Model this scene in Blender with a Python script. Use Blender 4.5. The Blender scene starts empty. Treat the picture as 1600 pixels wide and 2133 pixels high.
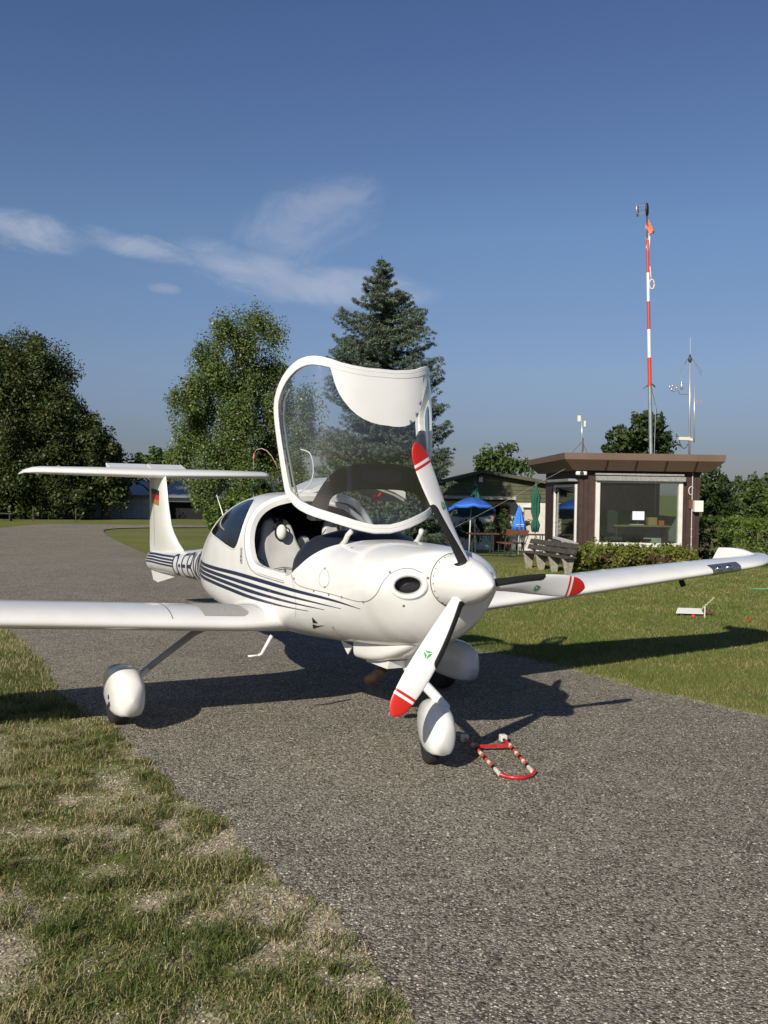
import bpy, bmesh, math, random
import numpy as np
from mathutils import Vector, Matrix, geometry
from mathutils.bvhtree import BVHTree
from mathutils import noise as mnoise

SC = bpy.context.scene
COL = SC.collection
PI = math.pi
R = math.radians

# ------------------------------------------------------------------ camera
CAM_H = 1.814
PITCH, ROLL, FPX = R(-1.36), R(-.902), 1869.6
_cp, _sp, _cr, _sr = math.cos(PITCH), math.sin(PITCH), math.cos(ROLL), math.sin(ROLL)
cam_data = bpy.data.cameras.new('camera')
cam = bpy.data.objects.new('camera', cam_data)
COL.objects.link(cam)
_f = Vector((0, _cp, _sp)); _u0 = Vector((0, -_sp, _cp)); _r0 = Vector((1, 0, 0))
_r = _r0 * _cr - _u0 * _sr; _u = _r0 * _sr + _u0 * _cr
M = Matrix((_r, _u, -_f)).transposed().to_4x4()
M.translation = (0, 0, CAM_H)
cam.matrix_world = M
cam_data.sensor_fit = 'HORIZONTAL'; cam_data.sensor_width = 36
cam_data.lens = FPX / 1600 * 36
cam_data.clip_start = .05; cam_data.clip_end = 9000
SC.camera = cam

# ------------------------------------------------------------------ light
SUN_AZ, SUN_EL = R(-155.5), R(29.5)
sun_dir = Vector((math.sin(SUN_AZ) * math.cos(SUN_EL), math.cos(SUN_AZ) * math.cos(SUN_EL), math.sin(SUN_EL)))
sl = bpy.data.lights.new('sun', 'SUN'); sl.energy = 4.9; sl.angle = R(.53); sl.color = (1, .925, .80)
so = bpy.data.objects.new('sun', sl); COL.objects.link(so)
so.rotation_euler = sun_dir.to_track_quat('Z', 'Y').to_euler()
SC.view_settings.view_transform = 'Standard'; SC.view_settings.look = 'None'
SC.view_settings.exposure = 0.18; SC.view_settings.gamma = 1
SC.cycles.max_bounces = 8; SC.cycles.transparent_max_bounces = 24
SC.cycles.caustics_reflective = False; SC.cycles.caustics_refractive = False
try:
    SC.cycles.use_denoising = True
except Exception:
    pass

world = bpy.data.worlds.new('World'); SC.world = world; world.use_nodes = True
nt = world.node_tree; nt.nodes.clear()
def N(t, typ, **kw):
    n = t.nodes.new(typ)
    for k, v in kw.items(): setattr(n, k, v)
    return n
def L(t, a, b): t.links.new(a, b)
def math_node(t, op, a, b=None, c=None, clamp=False):
    n = N(t, 'ShaderNodeMath', operation=op); n.use_clamp = clamp
    for i, v in enumerate((a, b, c)):
        if v is None: continue
        if isinstance(v, (int, float)): n.inputs[i].default_value = v
        else: L(t, v, n.inputs[i])
    return n.outputs[0]
def smooth(t, v, lo, hi):
    n = N(t, 'ShaderNodeMapRange'); n.interpolation_type = 'SMOOTHSTEP'
    L(t, v, n.inputs[0]); n.inputs[1].default_value = lo; n.inputs[2].default_value = hi
    return n.outputs[0]
def mixc(t, fac, a, b, blend='MIX'):
    n = N(t, 'ShaderNodeMix', data_type='RGBA', blend_type=blend)
    for s, v in ((n.inputs[0], fac), (n.inputs[6], a), (n.inputs[7], b)):
        if isinstance(v, (int, float)): s.default_value = v
        elif isinstance(v, tuple): s.default_value = (*v[:3], 1)
        else: L(t, v, s)
    return n.outputs[2]
sky = N(nt, 'ShaderNodeTexSky', sky_type='NISHITA'); sky.sun_disc = False
sky.sun_elevation = SUN_EL; sky.sun_rotation = SUN_AZ % (2 * PI)
sky.air_density = 1.0; sky.dust_density = .6; sky.ozone_density = 4.0; sky.altitude = 300
tc = N(nt, 'ShaderNodeTexCoord'); sep = N(nt, 'ShaderNodeSeparateXYZ'); L(nt, tc.outputs['Generated'], sep.inputs[0])
az = math_node(nt, 'DIVIDE', sep.outputs[0], math_node(nt, 'MAXIMUM', sep.outputs[1], .05))
el = math_node(nt, 'DIVIDE', sep.outputs[2], math_node(nt, 'MAXIMUM', sep.outputs[1], .05))
def cloud(cx, cy, sx, sy, ang, scale, stretch, lo, hi, amt, seed):
    """one wisp of high cloud in the sky, laid out by compass direction and height"""
    c, s = math.cos(ang), math.sin(ang)
    dx = math_node(nt, 'SUBTRACT', az, cx); dy = math_node(nt, 'SUBTRACT', el, cy)
    u = math_node(nt, 'ADD', math_node(nt, 'MULTIPLY', dx, c), math_node(nt, 'MULTIPLY', dy, s))
    v = math_node(nt, 'SUBTRACT', math_node(nt, 'MULTIPLY', dy, c), math_node(nt, 'MULTIPLY', dx, s))
    cb = N(nt, 'ShaderNodeCombineXYZ'); L(nt, math_node(nt, 'MULTIPLY', u, scale), cb.inputs[0])
    L(nt, math_node(nt, 'MULTIPLY', v, scale * stretch), cb.inputs[1]); cb.inputs[2].default_value = seed
    no = N(nt, 'ShaderNodeTexNoise'); no.inputs['Scale'].default_value = 1; no.inputs['Detail'].default_value = 9
    no.inputs['Roughness'].default_value = .66; no.inputs['Distortion'].default_value = .55
    L(nt, cb.outputs[0], no.inputs['Vector'])
    e = math_node(nt, 'ADD', math_node(nt, 'POWER', math_node(nt, 'DIVIDE', u, sx), 2), math_node(nt, 'POWER', math_node(nt, 'DIVIDE', v, sy), 2))
    env = math_node(nt, 'SUBTRACT', 1, e, clamp=False)
    d = math_node(nt, 'ADD', no.outputs[0], math_node(nt, 'MULTIPLY', env, .28))
    m = smooth(nt, d, lo, hi)
    m = math_node(nt, 'MULTIPLY', m, smooth(nt, env, -.25, .45))
    return math_node(nt, 'MULTIPLY', m, amt)
cl = [cloud(-.405, .281, .085, .026, R(-10), 9, 2.2, .47, .92, .50, 1.0),
      cloud(-.285, .268, .095, .016, R(-12), 11, 2.4, .47, .90, .42, 4.0),
      cloud(-.135, .236, .12, .030, R(-15), 10, 2.2, .44, .95, .42, 7.0),
      cloud(-.06, .225, .12, .024, R(-3), 9, 2.0, .38, .9, .44, 19.0),
      cloud(-.085, .292, .10, .060, R(22), 9, 1.8, .50, 1.05, .36, 11.0),
      cloud(-.247, .220, .022, .007, R(-5), 18, 1.5, .40, .95, .32, 13.0)]
tot = cl[0]
for k in cl[1:]: tot = math_node(nt, 'MAXIMUM', tot, k)
front = smooth(nt, sep.outputs[1], .1, .3)
tot = math_node(nt, 'MULTIPLY', tot, front)
hz = N(nt, 'ShaderNodeValToRGB'); L(nt, sep.outputs[2], hz.inputs[0])      # tints the sky: hazy air low down, darkened overhead to cut fill light
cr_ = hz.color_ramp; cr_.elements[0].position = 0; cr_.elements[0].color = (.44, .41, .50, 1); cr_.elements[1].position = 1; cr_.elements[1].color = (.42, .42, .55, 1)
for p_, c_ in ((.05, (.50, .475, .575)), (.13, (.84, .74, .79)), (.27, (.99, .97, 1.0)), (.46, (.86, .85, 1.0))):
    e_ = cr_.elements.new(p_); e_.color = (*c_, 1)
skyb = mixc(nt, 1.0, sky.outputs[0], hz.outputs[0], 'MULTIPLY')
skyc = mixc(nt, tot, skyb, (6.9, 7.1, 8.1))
bg = N(nt, 'ShaderNodeBackground'); bg.inputs[1].default_value = .075
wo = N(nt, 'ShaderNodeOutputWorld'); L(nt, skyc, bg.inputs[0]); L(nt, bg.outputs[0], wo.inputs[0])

# ------------------------------------------------------------------ helpers
rng = np.random.default_rng(7)
random.seed(7)
def ray(px, py):
    a = (px - 800) / FPX; b = (1066.5 - py) / FPX
    u = _cr * a + _sr * b; v = -_sr * a + _cr * b
    return Vector((u, _cp - _sp * v, _sp + _cp * v))
def gnd(px, py, z=0.0):
    d = ray(px, py); t = (z - CAM_H) / d.z
    return Vector((d.x * t, d.y * t, z))
def at(px, py, Y):
    d = ray(px, py); return Vector((d.x * Y / d.y, Y, CAM_H + d.z * Y / d.y))

MATS = {}
def mat(name, color, rough=.5, metal=0., var=.0, vscale=6., bump=0., bscale=60., coat=0., spec=.5, var2=None, trans=0.):
    if name in MATS: return MATS[name]
    m = bpy.data.materials.new(name); m.use_nodes = True; t = m.node_tree
    b = t.nodes['Principled BSDF']; b.inputs['Roughness'].default_value = rough
    b.inputs['Metallic'].default_value = metal; b.inputs['Specular IOR Level'].default_value = spec
    b.inputs['Coat Weight'].default_value = coat; b.inputs['Coat Roughness'].default_value = .06
    tcn = N(t, 'ShaderNodeTexCoord')
    no = N(t, 'ShaderNodeTexNoise'); no.inputs['Scale'].default_value = vscale; no.inputs['Detail'].default_value = 6
    L(t, tcn.outputs['Object'], no.inputs['Vector'])
    c2 = var2 if var2 else tuple(max(0, c * (1 - var)) for c in color)
    f = smooth(t, no.outputs[0], .35, .68)
    L(t, mixc(t, f, color, c2), b.inputs['Base Color'])
    if bump:
        n2 = N(t, 'ShaderNodeTexNoise'); n2.inputs['Scale'].default_value = bscale; n2.inputs['Detail'].default_value = 4
        L(t, tcn.outputs['Object'], n2.inputs['Vector'])
        bp = N(t, 'ShaderNodeBump'); bp.inputs['Strength'].default_value = bump; bp.inputs['Distance'].default_value = .01
        L(t, n2.outputs[0], bp.inputs['Height']); L(t, bp.outputs[0], b.inputs['Normal'])
    if trans: b.inputs['Transmission Weight'].default_value = trans
    MATS[name] = m; return m
def leaf_mat(name, c1, c2, c3=None, rough=.5, sub=.35):
    """foliage: colour varies per leaf and in patches; some light passes through each leaf"""
    m = bpy.data.materials.new(name); m.use_nodes = True; t = m.node_tree
    b = t.nodes['Principled BSDF']; out = t.nodes['Material Output']
    g = N(t, 'ShaderNodeNewGeometry'); tcn = N(t, 'ShaderNodeTexCoord')
    no = N(t, 'ShaderNodeTexNoise'); no.inputs['Scale'].default_value = .9; no.inputs['Detail'].default_value = 3
    L(t, tcn.outputs['Object'], no.inputs['Vector'])
    f = math_node(t, 'ADD', math_node(t, 'MULTIPLY', g.outputs['Random Per Island'], .55), math_node(t, 'MULTIPLY', no.outputs[0], .55))
    c = mixc(t, smooth(t, f, .25, .85), c1, c2)
    if c3: c = mixc(t, smooth(t, g.outputs['Random Per Island'], .965, .985), c, c3)
    L(t, c, b.inputs['Base Color']); b.inputs['Roughness'].default_value = rough; b.inputs['Specular IOR Level'].default_value = .35
    tr = N(t, 'ShaderNodeBsdfTranslucent'); L(t, mixc(t, .5, c, (.5, .6, .1), 'MULTIPLY'), tr.inputs[0])
    mx = N(t, 'ShaderNodeMixShader'); mx.inputs[0].default_value = sub
    L(t, b.outputs[0], mx.inputs[1]); L(t, tr.outputs[0], mx.inputs[2]); L(t, mx.outputs[0], out.inputs[0])
    return m
def glass_mat(name, tint, refl=.06, rough=.02, fres=1.0, pale_film=0.):
    m = bpy.data.materials.new(name); m.use_nodes = True; t = m.node_tree
    t.nodes.remove(t.nodes['Principled BSDF']); out = t.nodes['Material Output']
    tr = N(t, 'ShaderNodeBsdfTransparent'); tr.inputs[0].default_value = (*tint, 1)
    gl = N(t, 'ShaderNodeBsdfGlossy'); gl.inputs['Roughness'].default_value = rough; gl.inputs[0].default_value = (1, 1, 1, 1)
    fr = N(t, 'ShaderNodeFresnel'); fr.inputs[0].default_value = 1.49
    f = math_node(t, 'ADD', math_node(t, 'MULTIPLY', fr.outputs[0], fres), refl - .04, clamp=True)
    mx = N(t, 'ShaderNodeMixShader'); L(t, f, mx.inputs[0]); L(t, tr.outputs[0], mx.inputs[1]); L(t, gl.outputs[0], mx.inputs[2])
    last = mx.outputs[0]
    if pale_film:
        df = N(t, 'ShaderNodeBsdfDiffuse'); df.inputs[0].default_value = (.7, .7, .7, 1)
        m2 = N(t, 'ShaderNodeMixShader'); m2.inputs[0].default_value = pale_film
        L(t, last, m2.inputs[1]); L(t, df.outputs[0], m2.inputs[2]); last = m2.outputs[0]
    L(t, last, out.inputs[0]); return m

def mesh_np(name, V, F, m, parent=None, smooth_=True, col=None):
    """one mesh object from arrays (F: list of arrays with equal row length, or a list of tuples)"""
    V = np.asarray(V, dtype=np.float32)
    if isinstance(F, np.ndarray): F = [F]
    if len(F) and not isinstance(F[0], np.ndarray):
        d = {}
        for f in F: d.setdefault(len(f), []).append(f)
        F = [np.array(v, dtype=np.int32) for v in d.values()]
    me = bpy.data.meshes.new(name)
    me.vertices.add(len(V)); me.vertices.foreach_set('co', V.ravel())
    loops = np.concatenate([f.ravel() for f in F]).astype(np.int32)
    cnt = np.concatenate([np.full(len(f), f.shape[1]) for f in F]).astype(np.int32)
    me.loops.add(len(loops)); me.loops.foreach_set('vertex_index', loops)
    me.polygons.add(len(cnt)); me.polygons.foreach_set('loop_start', np.concatenate([[0], np.cumsum(cnt)[:-1]]).astype(np.int32))
    me.polygons.foreach_set('loop_total', cnt)
    me.polygons.foreach_set('use_smooth', np.full(len(cnt), bool(smooth_)))
    me.update(calc_edges=True); me.validate()
    o = bpy.data.objects.new(name, me); COL.objects.link(o)
    if m is not None: me.materials.append(m)
    if parent is not None: o.parent = parent
    return o
class MB:
    """collects shapes that end up as ONE mesh"""
    def __init__(s): s.v = []; s.f = []
    def add(s, V, F):
        n = len(s.v); s.v.extend([tuple(map(float, p)) for p in V]); s.f.extend([tuple(int(i) + n for i in f) for f in F]); return s
    def box(s, c, d, rot=0., tilt=None):
        c = Vector(c); hx, hy, hz = d[0] / 2, d[1] / 2, d[2] / 2
        P = [Vector((x * hx, y * hy, z * hz)) for x in (-1, 1) for y in (-1, 1) for z in (-1, 1)]
        Mx = Matrix.Rotation(rot, 3, 'Z')
        if tilt is not None: Mx = Mx @ tilt
        P = [Mx @ p + c for p in P]
        return s.add(P, [(0, 1, 3, 2), (4, 6, 7, 5), (0, 4, 5, 1), (2, 3, 7, 6), (0, 2, 6, 4), (1, 5, 7, 3)])
    def bar(s, a, b, w, h=None, up=(0, 0, 1)):
        a = Vector(a); b = Vector(b); h = h or w; t = (b - a).normalized(); u = Vector(up)
        if abs(t.dot(u)) > .98: u = Vector((1, 0, 0))
        x = t.cross(u).normalized() * w / 2; y = x.cross(t).normalized() * h / 2
        P = [p + i * x + j * y for p in (a, b) for i, j in ((-1, -1), (1, -1), (1, 1), (-1, 1))]
        return s.add(P, [(3, 2, 1, 0), (4, 5, 6, 7), (0, 1, 5, 4), (1, 2, 6, 5), (2, 3, 7, 6), (3, 0, 4, 7)])
    def tube(s, pts, r, n=8, caps=True, flat=1.0):
        pts = [Vector(p) for p in pts]; rs = r if isinstance(r, (list, tuple)) else [r] * len(pts)
        V = []; prev = None
        for i, p in enumerate(pts):
            t = (pts[min(i + 1, len(pts) - 1)] - pts[max(i - 1, 0)]).normalized()
            if prev is None:
                u = Vector((0, 0, 1)) if abs(t.z) < .9 else Vector((1, 0, 0))
                x = t.cross(u).normalized()
            else: x = (prev - t * prev.dot(t)).normalized()
            prev = x; y = t.cross(x)
            for k in range(n):
                a = 2 * PI * k / n; V.append(p + (x * math.cos(a) + y * math.sin(a) * flat) * rs[i])
        F = [(i * n + k, i * n + (k + 1) % n, (i + 1) * n + (k + 1) % n, (i + 1) * n + k) for i in range(len(pts) - 1) for k in range(n)]
        if caps: F += [tuple(range(n))[::-1], tuple(range((len(pts) - 1) * n, len(pts) * n))]
        return s.add(V, F)
    def loft(s, rings, caps=True, closed=True):
        n = len(rings[0]); V = [p for r in rings for p in r]; m = n if closed else n - 1
        F = [(i * n + k, i * n + (k + 1) % n, (i + 1) * n + (k + 1) % n, (i + 1) * n + k) for i in range(len(rings) - 1) for k in range(m)]
        if caps and closed: F += [tuple(range(n))[::-1], tuple(range((len(rings) - 1) * n, len(rings) * n))]
        return s.add(V, F)
    def lathe(s, prof, c=(0, 0, 0), n=24, axis='z'):
        c = Vector(c); rings = []
        for r, h in prof:
            ring = []
            for k in range(n):
                a = 2 * PI * k / n; p = (r * math.cos(a), r * math.sin(a), h)
                if axis == 'x': p = (h, r * math.cos(a), r * math.sin(a))
                if axis == 'y': p = (r * math.cos(a), h, r * math.sin(a))
                ring.append(c + Vector(p))
            rings.append(ring)
        return s.loft(rings)
    def prism(s, poly, d0, d1, plane='xz'):
        """extrude a 2D outline between depths d0 and d1"""
        def P(p, d):
            return {'xz': (p[0], d, p[1]), 'xy': (p[0], p[1], d), 'yz': (d, p[0], p[1])}[plane]
        n = len(poly); V = [P(p, d0) for p in poly] + [P(p, d1) for p in poly]
        return s.add(V, [tuple(range(n)), tuple(range(n, 2 * n))[::-1]] + [(i, i + n, (i + 1) % n + n, (i + 1) % n) for i in range(n)])
    def ell(s, c, r, n=16, m=10):
        c = Vector(c); prof = []
        rings = []
        for i in range(m + 1):
            a = -PI / 2 + PI * i / m; cr = max(math.cos(a), .02)
            rings.append([c + Vector((r[0] * cr * math.cos(2 * PI * k / n), r[1] * cr * math.sin(2 * PI * k / n), r[2] * math.sin(a))) for k in range(n)])
        return s.loft(rings)
    def build(s, name, m, parent=None, smooth_=False, bevel=0., sub=0, auto=None):
        o = mesh_np(name, s.v, s.f, m, parent, smooth_)
        if bevel or sub or auto or True:
            bm = bmesh.new(); bm.from_mesh(o.data); bmesh.ops.recalc_face_normals(bm, faces=bm.faces); bm.to_mesh(o.data); bm.free()
        if bevel:
            md = o.modifiers.new('bevel', 'BEVEL'); md.width = bevel; md.segments = 2; md.limit_method = 'ANGLE'
        if sub:
            md = o.modifiers.new('sub', 'SUBSURF'); md.levels = sub; md.render_levels = sub
        if auto:
            md = o.data
            md.set_sharp_from_angle(angle=R(auto)) if smooth_ else None
        return o
def tag(o, label=None, cat=None, group=None, kind=None):
    if label: o['label'] = label
    if cat: o['category'] = cat
    if group: o['group'] = group
    if kind: o['kind'] = kind
    return o
def empty(name, loc=(0, 0, 0), rz=0., **kw):
    o = bpy.data.objects.new(name, None); COL.objects.link(o); o.location = loc; o.rotation_euler = (0, 0, rz)
    o.empty_display_size = .2
    return tag(o, **kw)
def copy_tree(o, parent=None):
    c = o.copy(); COL.objects.link(c); c.parent = parent
    for ch in list(o.children): copy_tree(ch, c)
    return c
def in_poly(P, poly):
    P = np.asarray(P); poly = np.asarray(poly); x, y = P[:, 0], P[:, 1]; ins = np.zeros(len(P), bool)
    j = len(poly) - 1
    for i in range(len(poly)):
        xi, yi = poly[i]; xj, yj = poly[j]
        if yi != yj:
            c = ((yi > y) != (yj > y)) & (x < (xj - xi) * (y - yi) / (yj - yi) + xi); ins ^= c
        j = i
    return ins
def chaikin(P, k=2, closed=True):
    P = [np.array(p, float) for p in P]
    for _ in range(k):
        Q = []; n = len(P)
        rngi = range(n) if closed else range(n - 1)
        if not closed: Q.append(P[0])
        for i in rngi:
            a, b = P[i], P[(i + 1) % n]; Q += [a * .75 + b * .25, a * .25 + b * .75]
        if not closed: Q.append(P[-1])
        P = Q
    return P
def seg_dist(P, poly):
    P = np.asarray(P, float); d = np.full(len(P), 1e9)
    n = len(poly)
    for i in range(n):
        a = np.array(poly[i], float); b = np.array(poly[(i + 1) % n], float); ab = b - a
        t = np.clip(((P - a) @ ab) / max(ab @ ab, 1e-12), 0, 1)
        d = np.minimum(d, np.hypot(*(P - a - t[:, None] * ab).T))
    return d
def resample(poly, step, closed=True):
    out = []; n = len(poly)
    for i in range(n if closed else n - 1):
        a = np.array(poly[i], float); b = np.array(poly[(i + 1) % n], float)
        k = max(1, int(math.ceil(np.hypot(*(b - a)) / step)))
        out += [tuple(a + (b - a) * j / k) for j in range(k)]
    if not closed: out.append(tuple(poly[-1]))
    return out
def cdt(outer, step, holes=(), pts=None, resamp=True):
    """fill an outline (with holes) by small triangles"""
    o = resample(outer, step) if resamp else list(outer); hs = [resample(h, step) for h in holes]
    A = np.array(o)
    if pts is None:
        x0, y0 = A.min(0); x1, y1 = A.max(0)
        gx, gy = np.meshgrid(np.arange(x0 + step / 2, x1, step), np.arange(y0 + step / 2, y1, step)); pts = np.stack([gx.ravel(), gy.ravel()], 1)
    if len(pts):
        k = in_poly(pts, o) & (seg_dist(pts, outer) > step * .4)
        for h in holes: k &= ~in_poly(pts, h) & (seg_dist(pts, h) > step * .4)
        pts = pts[k]
    V = [Vector(p) for p in o]; E = [(i, (i + 1) % len(o)) for i in range(len(o))]
    for h in hs:
        b = len(V); V += [Vector(p) for p in h]; E += [(b + i, b + (i + 1) % len(h)) for i in range(len(h))]
    V += [Vector((float(p[0]), float(p[1]))) for p in pts]
    r = geometry.delaunay_2d_cdt(V, E, [], 0, 1e-7)
    vv = np.array([tuple(p) for p in r[0]]); ff = np.array([f for f in r[2] if len(f) == 3])
    c = vv[ff].mean(1); k = in_poly(c, o)
    for h in hs: k &= ~in_poly(c, h)
    return vv, ff[k]
redh = mat('red_handle', (.6, .02, .02), rough=.35)
black = mat('black_rubber', (.012, .012, .013), rough=.6, var=.3, vscale=30)
# ------------------------------------------------------------------ terrain
def vnoise(x, y, sc, seed=0, octv=3):
    x = np.asarray(x, float) / sc; y = np.asarray(y, float) / sc; out = 0; amp = 1; tot = 0
    for o in range(octv):
        T = np.random.default_rng(seed * 17 + o).random((64, 64))
        xi = np.floor(x).astype(int); yi = np.floor(y).astype(int); fx = x - xi; fy = y - yi
        fx = fx * fx * (3 - 2 * fx); fy = fy * fy * (3 - 2 * fy)
        a = T[xi % 64, yi % 64]; b = T[(xi + 1) % 64, yi % 64]; c = T[xi % 64, (yi + 1) % 64]; d = T[(xi + 1) % 64, (yi + 1) % 64]
        out = out + amp * ((a * (1 - fx) + b * fx) * (1 - fy) + (c * (1 - fx) + d * fx) * fy); tot += amp; amp *= .55; x = x * 2.03 + 7; y = y * 2.03 + 3
    return out / tot
def tz(x, y):
    """the land falls away gently beyond the apron"""
    x = np.asarray(x, float); y = np.asarray(y, float)
    k = .010 + .035 / (1 + np.exp(-(x + 3) / 2.5)); d = np.clip(y - 20, 0, 45)
    return -k * (np.sqrt(d * d + 9) - 3)
def gt(px, py):
    z = 0.
    for _ in range(40):
        p = gnd(px, py, z); z = .5 * z + .5 * float(tz(p.x, p.y))
    return Vector((p.x, p.y, float(tz(p.x, p.y))))
def on(x, y, dz=0.): return (x, y, float(tz(x, y)) + dz)

LE_ = [(.9, -6), (.62, -1), (.45, 1.2), (.33, 2.2)] + [tuple(gt(*p)[:2]) for p in ((870, 2133), (800, 2010), (700, 1900), (560, 1800), (430, 1690), (300, 1590), (240, 1520), (160, 1480), (90, 1390), (40, 1330), (0, 1300))]
far_px = [(-70, 1245), (-160, 1190), (-190, 1150), (-120, 1118), (0, 1101), (100, 1092), (210, 1094), (430, 1096), (470, 1096.5), (470, 1100), (420, 1100), (300, 1100.5), (250, 1101.5), (218, 1104), (215, 1109), (230, 1122), (270, 1140), (340, 1170), (420, 1202), (520, 1235), (700, 1290), (850, 1325), (940, 1345), (1000, 1356), (1130, 1382), (1290, 1425), (1450, 1465), (1600, 1495)]
ASP = LE_ + [tuple(gt(*p)[:2]) for p in far_px] + [(4.2, 6.6), (6.5, 5.4), (12, 3.4), (20, 1), (20, -6)]
ASP = [tuple(p) for p in chaikin(ASP, 1)]
A2 = []
for p in resample(ASP, .12):
    if p[1] < 14 and -8 < p[0] < 8:
        w = (vnoise(p[0], p[1], .35, 5) - .5) * .16 + (vnoise(p[0], p[1], .09, 6) - .5) * .07
        A2.append((p[0] + w, p[1] + w * .6))
    elif len(A2) == 0 or math.hypot(p[0] - A2[-1][0], p[1] - A2[-1][1]) > .45: A2.append(p)
ASP_D = np.array(A2)

gx = np.concatenate([[-4000, -1500, -600, -300, -150, -100], np.arange(-70, -6, 2.), np.arange(-6, 7, .055), np.arange(7, 70, 2.), [100, 150, 300, 600, 1500, 4000]])
gy = np.concatenate([[-60, -20, -8, -2, 0, 1.0], np.arange(1.6, 14, .055), np.arange(14, 80, 1.5), [90, 110, 150, 250, 500, 1200, 3000, 6000]])
GX, GY = np.meshgrid(gx, gy, indexing='ij')
GZ = tz(GX, GY); GZ[GY > 2000] -= 0
nx, ny = GX.shape
idx = np.arange(nx * ny).reshape(nx, ny)
Q = np.stack([idx[:-1, :-1].ravel(), idx[1:, :-1].ravel(), idx[1:, 1:].ravel(), idx[:-1, 1:].ravel()], 1)
def bare_at(x, y):
    """0 = closed turf, 1 = bare gravelly soil"""
    x = np.asarray(x, float); y = np.asarray(y, float)
    left = x < (.9 - .45 * y + 3.3)           # the worn verge on the left of the taxiway
    n1 = vnoise(x, y * .8, .42, 1, 4); n2 = vnoise(x, y, .15, 2, 3)
    near = np.clip((8.0 - y) / 3.5, 0, 1)
    b = np.clip((n1 * .6 + n2 * .4 - .455 + .045 * near) * 6, 0, 1) * near
    return np.where(left, b, 0)
P2 = np.stack([GX.ravel(), GY.ravel()], 1); fine = (P2[:, 0] > -6.5) & (P2[:, 0] < 7.5) & (P2[:, 1] > 1) & (P2[:, 1] < 15)
bare = np.zeros(len(P2)); bare[fine] = bare_at(P2[fine, 0], P2[fine, 1])
A_near = A2 and [p for p in A2]
dist = np.full(len(P2), 9.); 
seg = ASP_D[(ASP_D[:, 1] < 16) & (ASP_D[:, 1] > 0)]
fi = np.where(fine)[0]
for s0 in range(0, len(fi), 4000):
    q = P2[fi[s0:s0 + 4000]]; dist[fi[s0:s0 + 4000]] = np.sqrt(((q[:, None] - seg[None, ::2]) ** 2).sum(-1)).min(1)
edge = np.clip(1 - (dist + (vnoise(P2[:, 0], P2[:, 1], .2, 9) - .5) * .16) / .15, 0, 1)
bare = np.maximum(bare, edge * .95)
ground = mesh_np('ground', np.stack([GX.ravel(), GY.ravel(), GZ.ravel()], 1), Q, None)
at_ = ground.data.attributes.new('bare', 'FLOAT', 'POINT'); at_.data.foreach_set('value', bare.astype(np.float32))
m = bpy.data.materials.new('turf_and_soil'); m.use_nodes = True; t = m.node_tree; bs = t.nodes['Principled BSDF']; bs.inputs['Roughness'].default_value = .95; bs.inputs['Specular IOR Level'].default_value = .15
g = N(t, 'ShaderNodeTexCoord'); a = N(t, 'ShaderNodeAttribute'); a.attribute_name = 'bare'
def nz(scale, det=4, src=None, rgh=.55):
    n = N(t, 'ShaderNodeTexNoise'); n.inputs['Scale'].default_value = scale; n.inputs['Detail'].default_value = det; n.inputs['Roughness'].default_value = rgh; L(t, g.outputs['Object'], n.inputs['Vector']); return n.outputs[0]
def vo(scale, feat='F1', rnd=1.):
    n = N(t, 'ShaderNodeTexVoronoi', feature=feat); n.inputs['Scale'].default_value = scale; n.inputs['Randomness'].default_value = rnd; L(t, g.outputs['Object'], n.inputs['Vector']); return n
gr1 = mixc(t, smooth(t, nz(.35), .35, .7), (.12, .145, .034), (.20, .185, .07))
gr2 = mixc(t, smooth(t, nz(2.2), .35, .72), gr1, (.15, .175, .045))
gr2 = mixc(t, math_node(t, 'MULTIPLY', smooth(t, nz(60, 2), .45, .75), .55), gr2, (.07, .085, .022))
gr2 = mixc(t, math_node(t, 'MULTIPLY', smooth(t, nz(.9, 6), .58, .78), .45), gr2, (.30, .24, .12))
so1 = mixc(t, smooth(t, nz(4, 6), .3, .7), (.43, .365, .26), (.29, .24, .16))
v = vo(75); so2 = mixc(t, math_node(t, 'MULTIPLY', smooth(t, v.outputs['Color'], .55, .85), .85), so1, (.66, .58, .46))
so2 = mixc(t, math_node(t, 'MULTIPLY', smooth(t, nz(45, 5), .50, .70), .7), so2, (.15, .12, .08))
so2 = mixc(t, math_node(t, 'MULTIPLY', smooth(t, nz(9, 5), .50, .72), .45), so2, (.16, .135, .07))
gr3 = mixc(t, math_node(t, 'MULTIPLY', smooth(t, nz(14, 5), .42, .68), .0), gr2, so1)
L(t, mixc(t, a.outputs['Fac'], gr3, so2), bs.inputs['Base Color'])
bp = N(t, 'ShaderNodeBump'); bp.inputs['Strength'].default_value = .7; bp.inputs['Distance'].default_value = .02
L(t, math_node(t, 'ADD', nz(40, 6), math_node(t, 'MULTIPLY', v.outputs['Distance'], -.15)), bp.inputs['Height']); L(t, bp.outputs[0], bs.inputs['Normal'])
ground.data.materials.append(m); tag(ground, kind='structure')

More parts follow.
